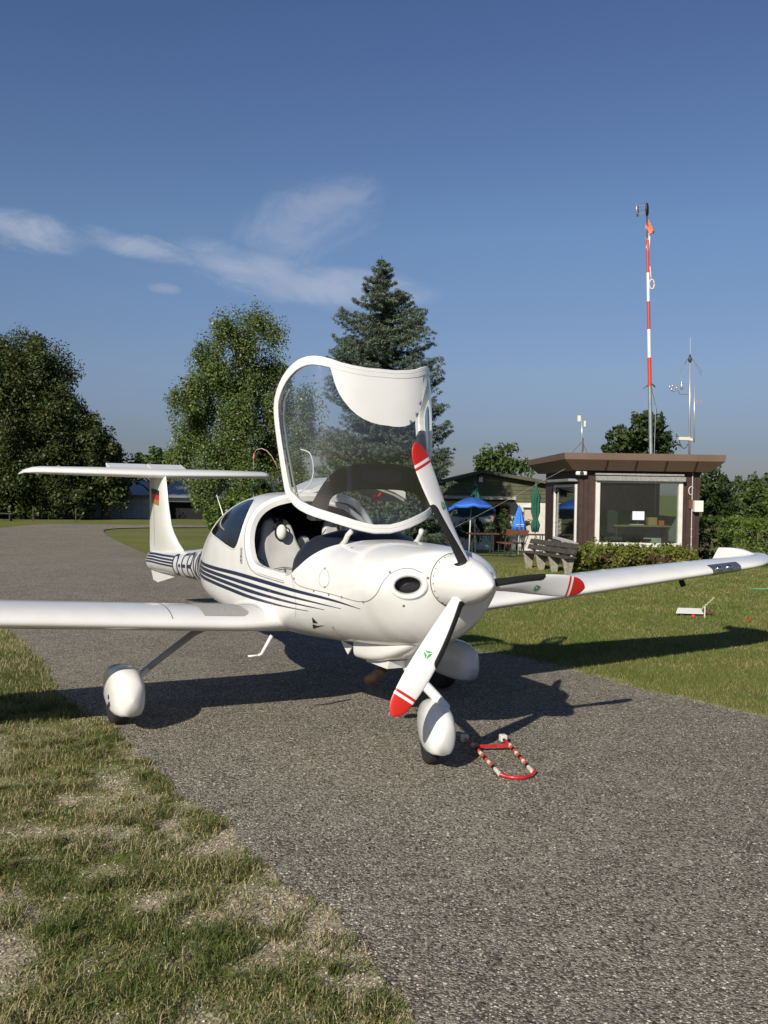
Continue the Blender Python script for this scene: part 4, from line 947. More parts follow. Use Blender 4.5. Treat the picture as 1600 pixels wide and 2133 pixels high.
def side_hit(x, z, side=-1):
    h = SKIN.ray_cast(Vector((x, side * 3, z)), Vector((0, -side, 0)))
    return h[0], h[1]
def side_patch(name, poly, m, parent, step=.02, off=.003, side=-1):
    """a marking given by its side view, laid on the skin"""
    v2, f2 = cdt(poly, step)
    P = []
    for x, z in v2:
        p, n = side_hit(x, z, side)
        if p is None: p, n = Vector((x, side * .2, z)), Vector((0, side, 0))
        if n.y * side < 0: n = -n
        P.append(tuple(p + n * off))
    return mesh_np(name, P, f2, m, parent)
def ribbon2(pts, w0, w1=None):
    """outline of a line of varying width in a plane"""
    pts = [np.array(p, float) for p in pts]; n = len(pts); up = []; dn = []
    for i, p in enumerate(pts):
        t = pts[min(i + 1, n - 1)] - pts[max(i - 1, 0)]; t /= np.hypot(*t) + 1e-9; nn = np.array([-t[1], t[0]])
        w = w0(i / (n - 1)) if callable(w0) else w0
        up.append(tuple(p + nn * w / 2)); dn.append(tuple(p - nn * w / 2))
    return up + dn[::-1]
def sweep(poly, sect, T=None, closed=True, fn=fus, step=.03):
    """run a small cross-section (b outward from the outline, n off the skin) along an outline in (x, angle)"""
    pts = resample(scl(poly), step, closed); A = np.array(pts); X = A[:, 0]; Pn = A[:, 1] / SPH
    P = fn(X, Pn); Nn = fN(X, Pn); n = len(P)
    if closed: Tn = np.roll(P, -1, 0) - np.roll(P, 1, 0)
    else: Tn = np.gradient(P, axis=0)
    Tn /= np.linalg.norm(Tn, axis=1, keepdims=True) + 1e-12
    for _ in range(2 if closed else 0): Tn = (np.roll(Tn, 1, 0) + Tn + np.roll(Tn, -1, 0)); Tn /= np.linalg.norm(Tn, axis=1, keepdims=True)
    B = np.cross(Tn, Nn); B /= np.linalg.norm(B, axis=1, keepdims=True)
    cx = A.mean(0); sgn = np.sign(np.sum(B * (P - fn(np.array([cx[0]]), np.array([cx[1] / SPH])))) )
    B *= sgn
    rings = [[P[i] + B[i] * b + Nn[i] * h for b, h in sect] for i in range(n)]
    if T is not None: rings = [[T(p) for p in r] for r in rings]
    if closed: rings = rings + [rings[0]]
    return MB().loft(rings, caps=not closed)

# opening rim: flat white frame with an inner step
n0 = [i for i, p in enumerate(OPEN) if p[1] < -1.38 and p[0] < -1.76][0]
RIM = OPEN[n0:len(OPEN) - n0]
rim = sweep(RIM, [(-.012, -.055), (-.012, -.012), (.006, .004), (.012, .009), (.036, .009), (.042, .002), (.042, -.02), (.012, -.055)], closed=False)
o = rim.build('canopy_opening_frame', white, fuselage, True, auto=40); finish(o)
o = sweep(RIM, [(.052, .0015), (.052, .004), (.056, .004), (.056, .0015)], closed=False).build('frame_joint_line', seam_m, fuselage, True)
for Wn, sd in ((RW, -1), (RWL, 1)):
    v2, f2 = cdt(scl(Wn), .05); P = fus(v2[:, 0], v2[:, 1] / SPH) + fN(v2[:, 0], v2[:, 1] / SPH) * .001
    o = mesh_np('rear_window', P, f2, tinted, PL)
    sweep(Wn, [(-.008, .0), (-.006, .004), (.006, .004), (.008, .0)]).build('window_seal', white, o, True)
# markings: four long tapering stripes
ST = [[(-4.02, 1.125), (-3.6, 1.118), (-3.262, 1.116), (-2.646, 1.12), (-2.109, 1.106), (-1.593, 1.091), (-1.155, 1.082), (-.976, 1.071), (-.832, 1.055)],
      [(-4.05, 1.085), (-3.6, 1.077), (-3.258, 1.071), (-2.651, 1.062), (-2.109, 1.05), (-1.739, 1.044), (-1.376, 1.039), (-1.038, 1.033)],
      [(-4.07, 1.045), (-3.6, 1.037), (-3.259, 1.030), (-2.652, 1.012), (-2.276, 1.004), (-1.9, 1.001), (-1.566, 1.0), (-1.248, 1.001)],
      [(-4.1, 1.005), (-3.6, .995), (-3.262, .986), (-2.773, .968), (-2.45, .958), (-2.079, .956), (-1.833, .957), (-1.468, .966)]]
for s_ in ST:
    pl = chaikin(s_, 2, closed=False)
    side_patch('stripe', ribbon2(pl, lambda u: .030 * (1 if u < .5 else max(.12, 1 - (u - .5) / .5))), navy, fuselage, step=.025)
for za, zb in ((.944, .994), (.912, .954), (.878, .920), (.845, .884)):
    side_patch('stripe', ribbon2([(-7.66, za - .008), (-7.3, za + .01), (-6.8, (za + zb) / 2), (-6.17, zb)], .022), navy, fuselage, step=.03)
# registration letters on the tail boom, read from tail to nose
GL = {'D': [[(0, 0), (0, 1)], [(0, 1), (.6, 1), (1, .8), (1, .2), (.6, 0), (0, 0)]], '-': [[(.15, .5), (.85, .5)]],
      'E': [[(1, 1), (0, 1), (0, 0), (1, 0)], [(0, .5), (.8, .5)]],
      'B': [[(0, 0), (0, 1), (.7, 1), (1, .85), (1, .62), (.75, .5), (0, .5)], [(.75, .5), (1, .36), (1, .14), (.7, 0), (0, 0)]],
      'V': [[(0, 1), (.5, 0), (1, 1)]], 'N': [[(0, 0), (0, 1), (1, 0), (1, 1)]]}
let = MB(); cx = -6.19
def ring_pt(x, a, off=.004):
    P = fus(np.array([x]), np.array([a]))[0]; n = fN(np.array([x]), np.array([a]))[0]; return P + n * off
def on_skin(xp, v, off=.004):
    """v: -1..1 from the lower to the upper edge of a letter"""
    return ring_pt(xp, -1.60 + v * .78, off)
for chx, wl in (('D', .24), ('-', .15), ('E', .23), ('B', .23), ('V', .23), ('N', .22)):
    for stroke in GL[chx]:
        pts = resample(stroke, .08, closed=False)
        rb = ribbon2([(cx + p[0] * (wl - .03) + .015, (p[1] - .5) * .30) for p in pts], .040)
        n = len(pts)
        V3 = [on_skin(p[0], p[1] / .15) for p in rb]
        let.add(V3, [(i, i + 1, 2 * n - 2 - i, 2 * n - 1 - i) for i in range(n - 1)])
    cx += wl + .022
let.build('registration_letters', navy, fuselage)
# cowling joint, oil door, fasteners, hinge plate, static port
def seen_hit(px, py, off=.003):
    """the point of the skin that the photograph shows at a pixel"""
    c_, s_ = math.cos(PSI), math.sin(PSI)
    d = ray(px, py); o = Vector((-.6735, -5.2386, CAM_H)); lo = Vector((c_ * o.x + s_ * o.y, -s_ * o.x + c_ * o.y, o.z)); ld = Vector((c_ * d.x + s_ * d.y, -s_ * d.x + c_ * d.y, d.z)).normalized()
    h = SKIN.ray_cast(lo, ld)
    if h[0] is None: return None, None
    n = h[1] if h[1].dot(ld) < 0 else -h[1]; return h[0] + n * off, n
def seen_patch(name, pts, m, parent, off=.003, step=.01):
    """lay an outline on the skin where the photograph shows it"""
    hit = lambda px, py: seen_hit(px, py, off)[0]
    b = MB(); P = [hit(*p) for p in pts]; b.add(P, [tuple(range(len(P)))]); return b.build(name, m, parent)
def seen_line(name, pts, w, m, parent, off=.002):
    pts = resample([tuple(p) for p in chaikin(pts, 2, False)], 3, False); H = [seen_hit(*p, off) for p in pts]; H = [h for h in H if h[0] is not None]; V = []
    for i, (p, n) in enumerate(H):
        t_ = (H[min(i + 1, len(H) - 1)][0] - H[max(i - 1, 0)][0]).normalized(); s_ = t_.cross(n).normalized() * w / 2; V += [p + s_, p - s_]
    return MB().add(V, [(2 * i, 2 * i + 1, 2 * i + 3, 2 * i + 2) for i in range(len(H) - 1)]).build(name, m, parent)
seen_line('cowling_joint', [(607, 1196), (611, 1206), (618, 1218), (640, 1226), (660, 1230), (700, 1240), (735, 1251), (757, 1254), (770, 1251), (785, 1238), (797, 1213), (808, 1199), (825, 1188), (845, 1183), (862, 1185), (878, 1193)], .0045, seam_m, fuselage)
seen_line('cowling_joint', [(694, 1307), (700, 1316), (712, 1325), (728, 1332)], .003, seam_m, fuselage)
seen_line('cowling_joint', [(607, 1197), (611, 1215), (615, 1238), (617, 1262), (616, 1285)], .0022, seam_m, fuselage)
seen_line('oil_door_joint', [(676, 1184), (669, 1191), (665, 1201), (665, 1213), (669, 1221), (676, 1224), (682, 1221), (686, 1212), (686, 1200), (683, 1190), (676, 1184)], .0025, seam_m, fuselage)
for px, py in ((613, 1205), (654, 1231), (685, 1239), (712, 1244), (757, 1254), (812, 1192), (841, 1262), (891, 1204), (694, 1307), (677, 1184), (677, 1223), (733, 1141)):
    p, n = seen_hit(px, py, 0)
    q = n.to_track_quat('Z', 'Y'); b = MB(); b.lathe([(.0085, -.002), (.0085, .002), (.005, .0035)], n=12)
    b.v = [tuple(q @ Vector(v) + p) for v in b.v]; b.build('fastener', seam_m, fuselage)
side_patch('hinge_plate', [(-2.665, 1.335), (-2.625, 1.337), (-2.60, 1.21), (-2.64, 1.208)], mat('plate_grey', (.5, .5, .48), rough=.4, metal=.3), fuselage, step=.02, off=.006)
for z in (1.232, 1.265): side_patch('plate_hole', [(-2.628 + .009 * math.cos(a), z + .009 * math.sin(a)) for a in np.linspace(0, 2 * PI, 10, endpoint=False)], black, fuselage, off=.008)
# flush air scoops: two small dark wedges
seen_patch('flush_scoop', [(650.5, 1285), (663, 1298), (652, 1297.5)], blackpl, fuselage)
seen_patch('flush_scoop', [(651.5, 1300), (661, 1303), (676, 1302), (665, 1305), (652.5, 1309)], blackpl, fuselage)
seen_patch('flush_scoop_lip', [(653, 1298), (664, 1298.5), (676, 1302), (661, 1303), (652.5, 1299.5)], mat('panel_shade', (.6, .59, .56), rough=.5), fuselage)
# air inlets: rounded lip with a dark duct behind
def inlet(s):
    ax = Vector((INA[0], s * INA[1], 0)); bx = Vector((-s * INA[1], INA[0], 0)) ; c = Vector((INX - .004, s * INY, INZ))
    rings = []
    for dep, ga, gb in ((-.26, .075, .070), (-.18, .068, .064), (-.11, .060, .056), (-.05, .050, .047), (-.01, .042, .040), (.012, .030, .029), (.022, .017, .016), (.018, .006, .006), (.002, -.002, -.002), (-.03, -.006, -.005), (-.07, -.008, -.007)):
        rings.append([c + ax * dep + bx * ((.088 + ga) * math.cos(a)) + Vector((0, 0, (.057 + gb) * math.sin(a))) for a in np.linspace(0, 2 * PI, 48, endpoint=False)])
    o = MB().loft(rings, caps=False).build('air_inlet', white, PL, True)
    d = [[c + ax * dep + bx * (.082 * g * math.cos(a)) + Vector((0, 0, .052 * g * math.sin(a))) for a in np.linspace(0, 2 * PI, 32, endpoint=False)] for dep, g in ((-.05, 1.0), (-.16, .95), (-.17, .4))]
    MB().loft(d).build('inlet_duct', blackpl, o, True)
    g_ = MB()
    for k in range(7): z_ = -.04 + .0133 * k; g_.bar(c + ax * -.13 + bx * -.06 + Vector((0, 0, z_)), c + ax * -.13 + bx * .06 + Vector((0, 0, z_)), .004)
    g_.build('radiator_fins', greymet, o)
for s in (-1, 1): inlet(s)
# deep lower cowling with its outlet at the back
sec = []
for x, w, zt, zb in ((-.60, .05, .94, .90), (-.66, .12, .94, .84), (-.76, .175, .93, .77), (-.88, .21, .9, .71), (-1.0, .228, .88, .665), (-1.12, .238, .87, .638), (-1.22, .242, .86, .625), (-1.36, .243, .85, .617)):
    ring = []
    for a in np.linspace(0, 2 * PI, 48, endpoint=False):
        c_, s_ = math.cos(a), math.sin(a); e = .42
        ring.append((x, w * math.copysign(abs(c_) ** e, c_), (zt + zb) / 2 + (zt - zb) / 2 * math.copysign(abs(s_) ** e, s_)))
    sec.append(ring)
sec.append([(-1.345, p[1] * .96, (p[2] - .73) * .94 + .73) for p in sec[-1]])
sec.append([(-1.15, p[1] * .9, (p[2] - .73) * .9 + .73) for p in sec[-1]])
cs = MB().loft(sec).build('lower_cowling', white, PL, True, auto=50)
MB().prism([(-1.0, .66), (-1.28, .66), (-1.33, .606), (-1.02, .605)], -.16, .20).build('cooling_flap', white, cs, bevel=.004)
bb = MB(); bb.prism([(-1.43, .70), (-1.62, .715), (-1.50, .63)], -.215, -.205); bb.build('drain_mast', white, PL)
b = MB(); b.tube([(-1.08, .0, .66), (-1.20, -.01, .60), (-1.47, -.055, .43)], .036, n=18); b.tube([(-1.445, -.0505, .446), (-1.475, -.056, .427)], .040, n=18)
b.build('exhaust_pipe', rust, PL, True, auto=50)
b = MB(); b.tube([(-1.4745, -.0558, .4274), (-1.478, -.0565, .4250)], .032, n=18); b.build('exhaust_mouth', blackpl, PL)

# canopy, tilted forward about its front edge
TH, TX, TZ = R(71.41), .0228, .0513
_c, _s = math.cos(TH), math.sin(TH)
def TC(p):
    x = p[0] + 1.36; z = p[2] - 1.46
    return (_c * x + _s * z - 1.36 + TX, p[1] - .032, -_s * x + _c * z + 1.46 + TZ)
def can_patch(name, poly, m, parent, off, step=.03, thick=0.):
    v2, f2 = cdt(scl(poly), step); P = fus(v2[:, 0], v2[:, 1] / SPH) + fN(v2[:, 0], v2[:, 1] / SPH) * off
    P = [TC(p) for p in P]
    if thick:
        Q = fus(v2[:, 0], v2[:, 1] / SPH) + fN(v2[:, 0], v2[:, 1] / SPH) * (off - thick); Q = [TC(p) for p in Q]; n = len(P)
        o = mesh_np(name, P + Q, [f2, f2[:, ::-1] + n], m, parent); return o
    return mesh_np(name, P, f2, m, parent)
csec = [(-.052, .0035), (-.048, .007), (-.022, .009), (-.018, .0055), (-.014, .009), (.006, .009), (.012, .004), (.012, -.018), (.004, -.026), (-.045, -.026), (-.052, -.018)]
canopy = finish(sweep(OPEN, csec, TC).build('canopy_frame', white, PL, True, auto=35))
can_patch('canopy_glass', OPEN, perspex, canopy, .001, step=.04)
PAN = [(-2.565, -.57), (-2.515, -.515), (-2.464, -.487), (-2.377, -.462), (-2.274, -.395), (-2.172, -.262), (-2.114, -.12), (-2.086, .02), (-2.086, .14), (-2.118, .27), (-2.18, .38), (-2.28, .45), (-2.40, .48), (-2.50, .52), (-2.565, .57), (-2.50, .30), (-2.47, 0), (-2.50, -.30)]
can_patch('roof_panel', [tuple(p) for p in chaikin(PAN, 1)], white, canopy, .0045, thick=.012)
BAND = [(-1.50, -1.10), (-1.56, -1.07), (-1.616, -.93), (-1.715, -.745), (-1.783, -.59), (-1.819, -.33), (-1.833, -.1), (-1.833, .1), (-1.819, .33), (-1.783, .59), (-1.715, .745), (-1.616, .93), (-1.56, 1.07), (-1.50, 1.10),
        (-1.47, .74), (-1.56, .68), (-1.62, .62), (-1.645, .50), (-1.657, .33), (-1.660, .1), (-1.660, -.1), (-1.657, -.33), (-1.645, -.50), (-1.62, -.62), (-1.56, -.68), (-1.47, -.74)]
can_patch('glare_band', [tuple(p) for p in chaikin(BAND, 1)], mat('glare_black', (.018, .018, .022), rough=.35), canopy, -.012, thick=.006)
p0 = fus(np.array([-1.745]), np.array([-.01]))[0]; n0 = fN(np.array([-1.745]), np.array([-.01]))[0]
cc = Vector(TC(p0 + n0 * -.055)); b = MB(); b.tube([cc + Vector((0, 0, .045)), cc + Vector((0, 0, .038)), cc + Vector((0, 0, -.045)), cc + Vector((0, 0, -.05))], [.018, .03, .034, .02], n=16)
b.build('compass', blackpl, canopy, True)
VENT = [(-1.985, -1.06), (-1.96, -.95), (-1.93, -.89), (-1.86, -.862), (-1.79, -.875), (-1.735, -.93), (-1.705, -1.08), (-1.70, -1.22)]
sweep([tuple(p) for p in chaikin(VENT, 2, False)], [(-.004, .0), (-.004, .005), (.004, .005), (.004, 0)], TC, closed=False).build('vent_window_seal', mat('clear_edge', (.45, .47, .47), rough=.3), canopy, True)
# moulded trim along both inner sills
for s in (-1, 1):
    line = [(-1.66, s * 1.30), (-1.80, s * 1.37), (-2.05, s * 1.42), (-2.18, s * 1.43)] + ([(-2.28, s * 1.435), (-2.40, s * 1.38), (-2.46, s * 1.25)] if s < 0 else [])
    sweep(line, [(-.01, -.03), (-.01, -.045), (.0, -.055), (.0, -.03)] if s < 0 else [(-.10, -.028), (-.13, -.05), (-.10, -.085), (-.06, -.09), (-.05, -.03)], TC, closed=False).build('sill_trim', beige if s > 0 else mat('grey_trim', (.3, .31, .31), rough=.5), canopy, True)
for y in (-.30, .30):
    b = MB(); b.tube([(-1.50, y, 1.40), (-1.40, y, 1.455), (-1.36, y, 1.50), (-1.33, y * .95, 1.53)], .018, n=10)
    b.build('canopy_hinge_arm', mat('trim_grey_white', (.6, .6, .57), rough=.5), PL, True)
# roll hoop behind the opening on the far side and gull-wing rear door
b = MB(); b.tube([(-2.46, .05, 1.71), (-2.44, .22, 1.67), (-2.42, .36, 1.57), (-2.38, .47, 1.42), (-2.3, .54, 1.26), (-2.2, .56, 1.16)], .021, n=10); b.build('door_hoop', mat('hoop_grey', (.45, .45, .43), rough=.5), PL, True)
door = []
for x in (-2.66, -2.72, -2.85, -3.0, -3.1, -3.14):
    k = 1 - .25 * max(0, (-x - 2.9)); t = []
    for y, z in ((.0, 1.80), (.12, 1.855), (.26, 1.91), (.46, 1.925), (.66, 1.90), (.82, 1.85), (.93, 1.79)): t.append((x, y * k, 1.8 + (z - 1.8) * k + .012))
    for y, z in ((.93, 1.745), (.82, 1.80), (.66, 1.85), (.48, 1.875), (.30, 1.87), (.12, 1.815), (.0, 1.78)): t.append((x, y * k, 1.8 + (z - 1.8) * k))
    door.append(t)
rd = MB().loft(door).build('rear_door', white, PL, True, auto=40)
door2 = [[(x, p[1], p[2] - .045) for p in d[:7]] + [(x, p[1], p[2] - .03) for p in d[7:]] for x, d in zip((-2.68, -2.74, -2.86, -3.0, -3.08, -3.11), door)]
MB().loft(door2).build('door_trim', beige, rd, True, auto=40)
b = MB(); b.tube([(-2.70, .70, 1.79), (-2.68, .66, 1.75), (-2.68, .60, 1.72)], .014, n=8); b.tube([(-2.68, .62, 1.765), (-2.68, .66, 1.735)], .012, n=8); b.build('door_handle', redh, rd, True)
MB().box((-2.688, .70, 1.83), (.006, .06, .035)).build('door_sticker', mat('sticker', (.6, .3, .18), rough=.5), rd)

# cabin: seats, instrument hood, controls
def seat(y):
    prof = [(-.27, 0), (-.275, .12), (-.25, .28), (-.205, .36), (-.155, .47), (-.138, .57), (-.105, .635), (-.05, .655), (.05, .655), (.105, .635), (.138, .57), (.155, .47), (.205, .36), (.25, .28), (.275, .12), (.27, 0)]
    prof = [tuple(p) for p in chaikin(prof, 2)]
    def ring(dx, k, dz=0): return [(-2.52 - p[1] * .36 + dx, y + p[0] * k, .93 + p[1] * (1 - (1 - k) * .4) * .98 + dz) for p in prof]
    r = [ring(-.05, .80), ring(-.03, .94), ring(.0, 1.0), ring(.03, .96), ring(.042, .86), ring(.045, .6)]
    b = MB().loft(r); o = b.build('seat', seat_m, PL, True, auto=60)
    def front(u, v): return Vector((-2.52 - v * .36 + .05, y + u, .93 + v * .98))
    b = MB()
    for path in ([(-.13, .0), (-.13, .2), (-.10, .235), (0, .25), (.10, .235), (.13, .2), (.13, .0)], [(-.13, .20), (-.17, .30), (-.22, .34)], [(.13, .20), (.17, .30), (.22, .34)], [(0, .0), (0, .25)]):
        b.tube([front(*p) for p in resample(path, .04, False)], .0035, n=6)
    b.build('seat_seam', seat_d, o)
    bl = MB(); bl.prism([(y - .12, .93), (y + .12, .93), (y + .118, 1.16), (y + .09, 1.175), (y - .09, 1.175), (y - .118, 1.16)], -2.5, -2.46, 'yz')
    cu = MB(); cu.box((-2.26, y, .90), (.46, .46, .12)); cu.build('seat_cushion', seat_m, o, bevel=.03)
    b = MB(); b.tube([front(-.03, .655) + Vector((-.03, 0, .02)), front(-.02, .62), front(.0, .52)], .022, n=8, flat=.25); b.tube([front(.04, .66) + Vector((-.03, 0, .01)), front(.02, .6), front(.005, .52)], .02, n=8, flat=.25)
    b.build('seat_belt', black, o)
    return o
seat(-.275); seat(.285)
b = MB()
prof = [(-1.42, 1.38), (-1.50, 1.43), (-1.58, 1.485), (-1.68, 1.525), (-1.76, 1.50), (-1.80, 1.42), (-1.82, 1.30), (-1.82, 1.12), (-1.82, .95), (-1.42, .95)]
rings = []
for y, k in ((-.525, .50), (-.52, .60), (-.50, .69), (-.46, .81), (-.38, .92), (-.2, 1.0), (.2, 1.0), (.38, .92), (.46, .81), (.50, .69), (.52, .60), (.525, .50)):
    q_ = lambda x: k * min(1, max(0, (-x - 1.42) / .38)) + (1 - min(1, max(0, (-x - 1.42) / .38))) * (k if abs(y) < .3 else k - .24 * (abs(y) - .3) / .2)
    rings.append([(x, y, 1.1 + (z - 1.1) * q_(x) if z > 1.1 else z) for x, z in chaikin(prof, 1)])
MB().loft(rings).build('instrument_hood', mat('hood_black', (.014, .016, .024), rough=.42, bump=.1, bscale=200), PL, True, auto=50)
MB().prism([(-1.81, 1.0), (-1.815, 1.33), (-1.835, 1.33), (-1.835, 1.0)], -.12, .12).build('instrument_panel', mat('panel_dark', (.03, .03, .03), rough=.4), PL)
b = MB(); b.tube([(-1.80, -.40, 1.45), (-1.825, -.44, 1.38), (-1.825, -.48, 1.28)], .004, n=6); b.tube([(-1.72, -.30, 1.522), (-1.80, -.31, 1.455), (-1.83, -.30, 1.38)], .004, n=6); b.build('hood_zip', mat('zip_grey', (.4, .4, .42), rough=.3, metal=.8), PL)
MB().box((-2.45, 0, .86), (1.5, .9, .04)).build('cabin_floor', dark, PL)
b = MB(); b.box((-3.35, 0, 1.15), (.12, 1.0, .62)); b.build('rear_bench_back', dark, PL, bevel=.04)
b = MB(); b.lathe([(.0, 0), (.055, 0), (.055, .03), (0, .03)], (-2.86, .02, 1.36), axis='x', n=20); b.build('speaker_disc', mat('pale_grey', (.5, .5, .47), rough=.6), PL)
for pp in ([(-2.8, .30, 1.70), (-2.62, .42, 1.55), (-2.50, .50, 1.42)], [(-2.62, -.52, 1.55), (-2.60, -.54, 1.38), (-2.58, -.545, 1.2)]):
    MB().tube(pp, .013, n=6).build('belt_strap', black, PL)

# propeller
HUBZ, HUBX, PR = 1.26, -.30, .9315
sp = MB(); prof = [(.0, -.050)] + [(.166 * math.sin(PI / 2 * t) ** .64, -.052 - .405 * t) for t in np.linspace(.004, 1, 40) ** 1.5]
prof = prof + [(.168, -.468), (.16, -.472)]
sp.lathe(prof, (0, 0, HUBZ), 64, 'x')
spinner = sp.build('spinner', white, PL, True, auto=60)
MB().lathe([(.150, -.4725), (.171, -.4725), (.171, -.4690), (.150, -.4690)], (0, 0, HUBZ), 64, 'x').build('spinner_gap', blackpl, spinner)
for k in range(22):
    a = 2 * PI * k / 22 + .1; r = .1665; q = Vector((0, math.cos(a), math.sin(a)))
    b = MB().lathe([(.005, 0), (.005, .003)], (0, 0, 0), 8, 'x'); rot = Vector((1, 0, 0)).rotation_difference(q)
    b.v = [tuple(rot @ Vector(v) + Vector((-.445, q.y * r, HUBZ + q.z * r))) for v in b.v]
    b.build('spinner_screw', seam_m, spinner)
def chord(r):
    u = (r - .17) / (PR - .17)
    c = .095 + .075 * math.sin(min(1, u / .62) * PI / 2) if u < .62 else .17 - .05 * ((u - .62) / .38) ** 2
    if u > .86: c *= math.sqrt(max(.02, 1 - ((u - .86) / .14) ** 2.3))
    return c * .92
def beta(r):
    u = (r - .17) / (PR - .17); return R(52 - 36 * max(0., min(1., u * 1.25)) ** .8)
def blade_pt(th, r, cfrac, nrm):
    """cfrac: -.5 trailing to +.5 leading edge; nrm: metres forward of the blade's mean face"""
    rad = Vector((0, math.cos(th), math.sin(th))); tg = Vector((0, -math.sin(th), math.cos(th))); fx = Vector((1, 0, 0)); be = beta(r)
    cd = tg * math.cos(be) + fx * math.sin(be); nd = fx * math.cos(be) - tg * math.sin(be)
    sweep_ = .008 * math.sin(PI * min(1, (r - .17) / .76))
    return Vector((HUBX + .06, 0, HUBZ)) - fx * .06 + rad * r + cd * (cfrac * chord(r) + sweep_) + nd * nrm
def thick(r): 
    u = (r - .17) / (PR - .17); return .040 * (1 - u) ** 1.6 + .009
def blade_ring(th, r, c0=-.5, c1=.5, grow=0.):
    ring = []; n = 14; 
    for k in range(n + 1):
        f = c0 + (c1 - c0) * (0.5 - .5 * math.cos(PI * k / n)); h = thick(r) * math.sqrt(max(0, 1 - (2 * f * .999) ** 2)) ** .9
        ring.append(blade_pt(th, r, f, h + grow))
    for k in range(n - 1, 0, -1):
        f = c0 + (c1 - c0) * (0.5 - .5 * math.cos(PI * k / n)); h = thick(r) * math.sqrt(max(0, 1 - (2 * f * .999) ** 2)) ** .9
        ring.append(blade_pt(th, r, f, -h * .35 - grow))
    return ring
TIP0 = .815
for k in range(3):
    th = R(115.753 - 120 * k)
    rs = list(np.linspace(.115, TIP0 - .035, 28))
    bl = MB().loft([blade_ring(th, r) for r in rs]).build('propeller_blade', white2, PL, True, auto=60)
    MB().loft([blade_ring(th, r) for r in (TIP0 - .035, TIP0 - .018)]).build('red_band', red, bl, True, auto=60)
    MB().loft([blade_ring(th, r) for r in (TIP0 - .018, TIP0)]).build('white_band', white2, bl, True, auto=60)
    MB().loft([blade_ring(th, r) for r in np.concatenate([np.linspace(TIP0, .9, 5), np.linspace(.905, PR - .0005, 12)])]).build('blade_tip', red, bl, True, auto=60)
    rr = []
    for r in list(np.linspace(.14, .545, 22)) + [.555, .56]:
        w = .19 if r < .54 else .19 * (1 - (r - .54) / .03)
        ring = []
        for j in range(9):
            f = .5 - w + (w + .022) * j / 8; h = thick(r) * math.sqrt(max(0, 1 - (2 * min(f, .499)) ** 2)) ** .9
            ring.append(blade_pt(th, r, f, h + .0025 + .0015 * math.sin(PI * j / 8)))
        for j in range(8, -1, -1):
            f = .5 - w * .7 + (w * .7 + .022) * j / 8; h = thick(r) * math.sqrt(max(0, 1 - (2 * min(f, .499)) ** 2)) ** .9
            ring.append(blade_pt(th, r, f, -h * .35 - .002))
        rr.append(ring)
    MB().loft(rr).build('erosion_strip', black, bl, True, auto=60)
    em = MB(); r0 = .515
    for j in range(3):
        a = 2 * PI * j / 3 + .25
        def e2(rad_, ang):
            u, v = rad_ * math.cos(ang), rad_ * math.sin(ang); f = -.08 + v / chord(r0)
            return blade_pt(th, r0 + u, f, thick(r0 + u) * math.sqrt(max(0, 1 - (2 * f) ** 2)) ** .9 + .0025)
        T0, T1, cen = a, a + 2 * PI / 3, a + PI / 3
        P = [e2(.006, cen), e2(.013, T0 + .2), e2(.033, T0 + .05), e2(.033 * .62, cen), e2(.033 , T1 - .16), e2(.013, T1 - .2)]
        em.add(P, [(0, 1, 2, 3), (0, 3, 4, 5)])
    em.build('maker_emblem', green, bl)
    ro = MB(); rad = Vector((0, math.cos(th), math.sin(th))); c0 = Vector((HUBX + .0, 0, HUBZ))
    ro.lathe([(.044, .10), (.046, .142), (.043, .146), (.040, .146)], n=24)
    q = Vector((0, 0, 1)).rotation_difference(rad); ro.v = [tuple(q @ Vector(v) + c0) for v in ro.v]
    ro.build('blade_root_seal', black, bl, True)

# wings
def airfoil(n=22):
    up = []; lo = []
    for i in range(n + 1):
        x = .5 - .5 * math.cos(PI * i / n); t = 5 * .155 * (.2969 * math.sqrt(x) - .126 * x - .3516 * x * x + .2843 * x ** 3 - .1036 * x ** 4)
        cam_ = .028 * (1 - ((x - .4) / (.4 if x < .4 else .6)) ** 2)
        up.append((x, cam_ + t)); lo.append((x, cam_ - t))
    return up[::-1] + lo[1:-1]
AF = airfoil()
def wing_ring(s, y, xle, c, zle, inc=R(2.8), thk=1.):
    return [(xle - p[0] * c * math.cos(inc) + 0, s * y, zle - p[0] * c * math.sin(inc) + p[1] * c * thk * (1 if p[1] > 0 else .9)) for p in AF]
def wz(y): return .752 + .0715 * y
def wing_sec(y):
    xle = -1.93 - .012 * y; c = 1.24 - .03 * y - (.14 * (y - 3) ** 1.15 if y > 3 else 0)
    if y > 4.75:
        u = (y - 4.75) / .85; xle -= .50 * u ** 1.8; c -= .20 * u ** 1.8
    if y < .95:
        u = (.95 - y) / .5; xle -= .10 * u * u; c += .0 * u
    return xle, c
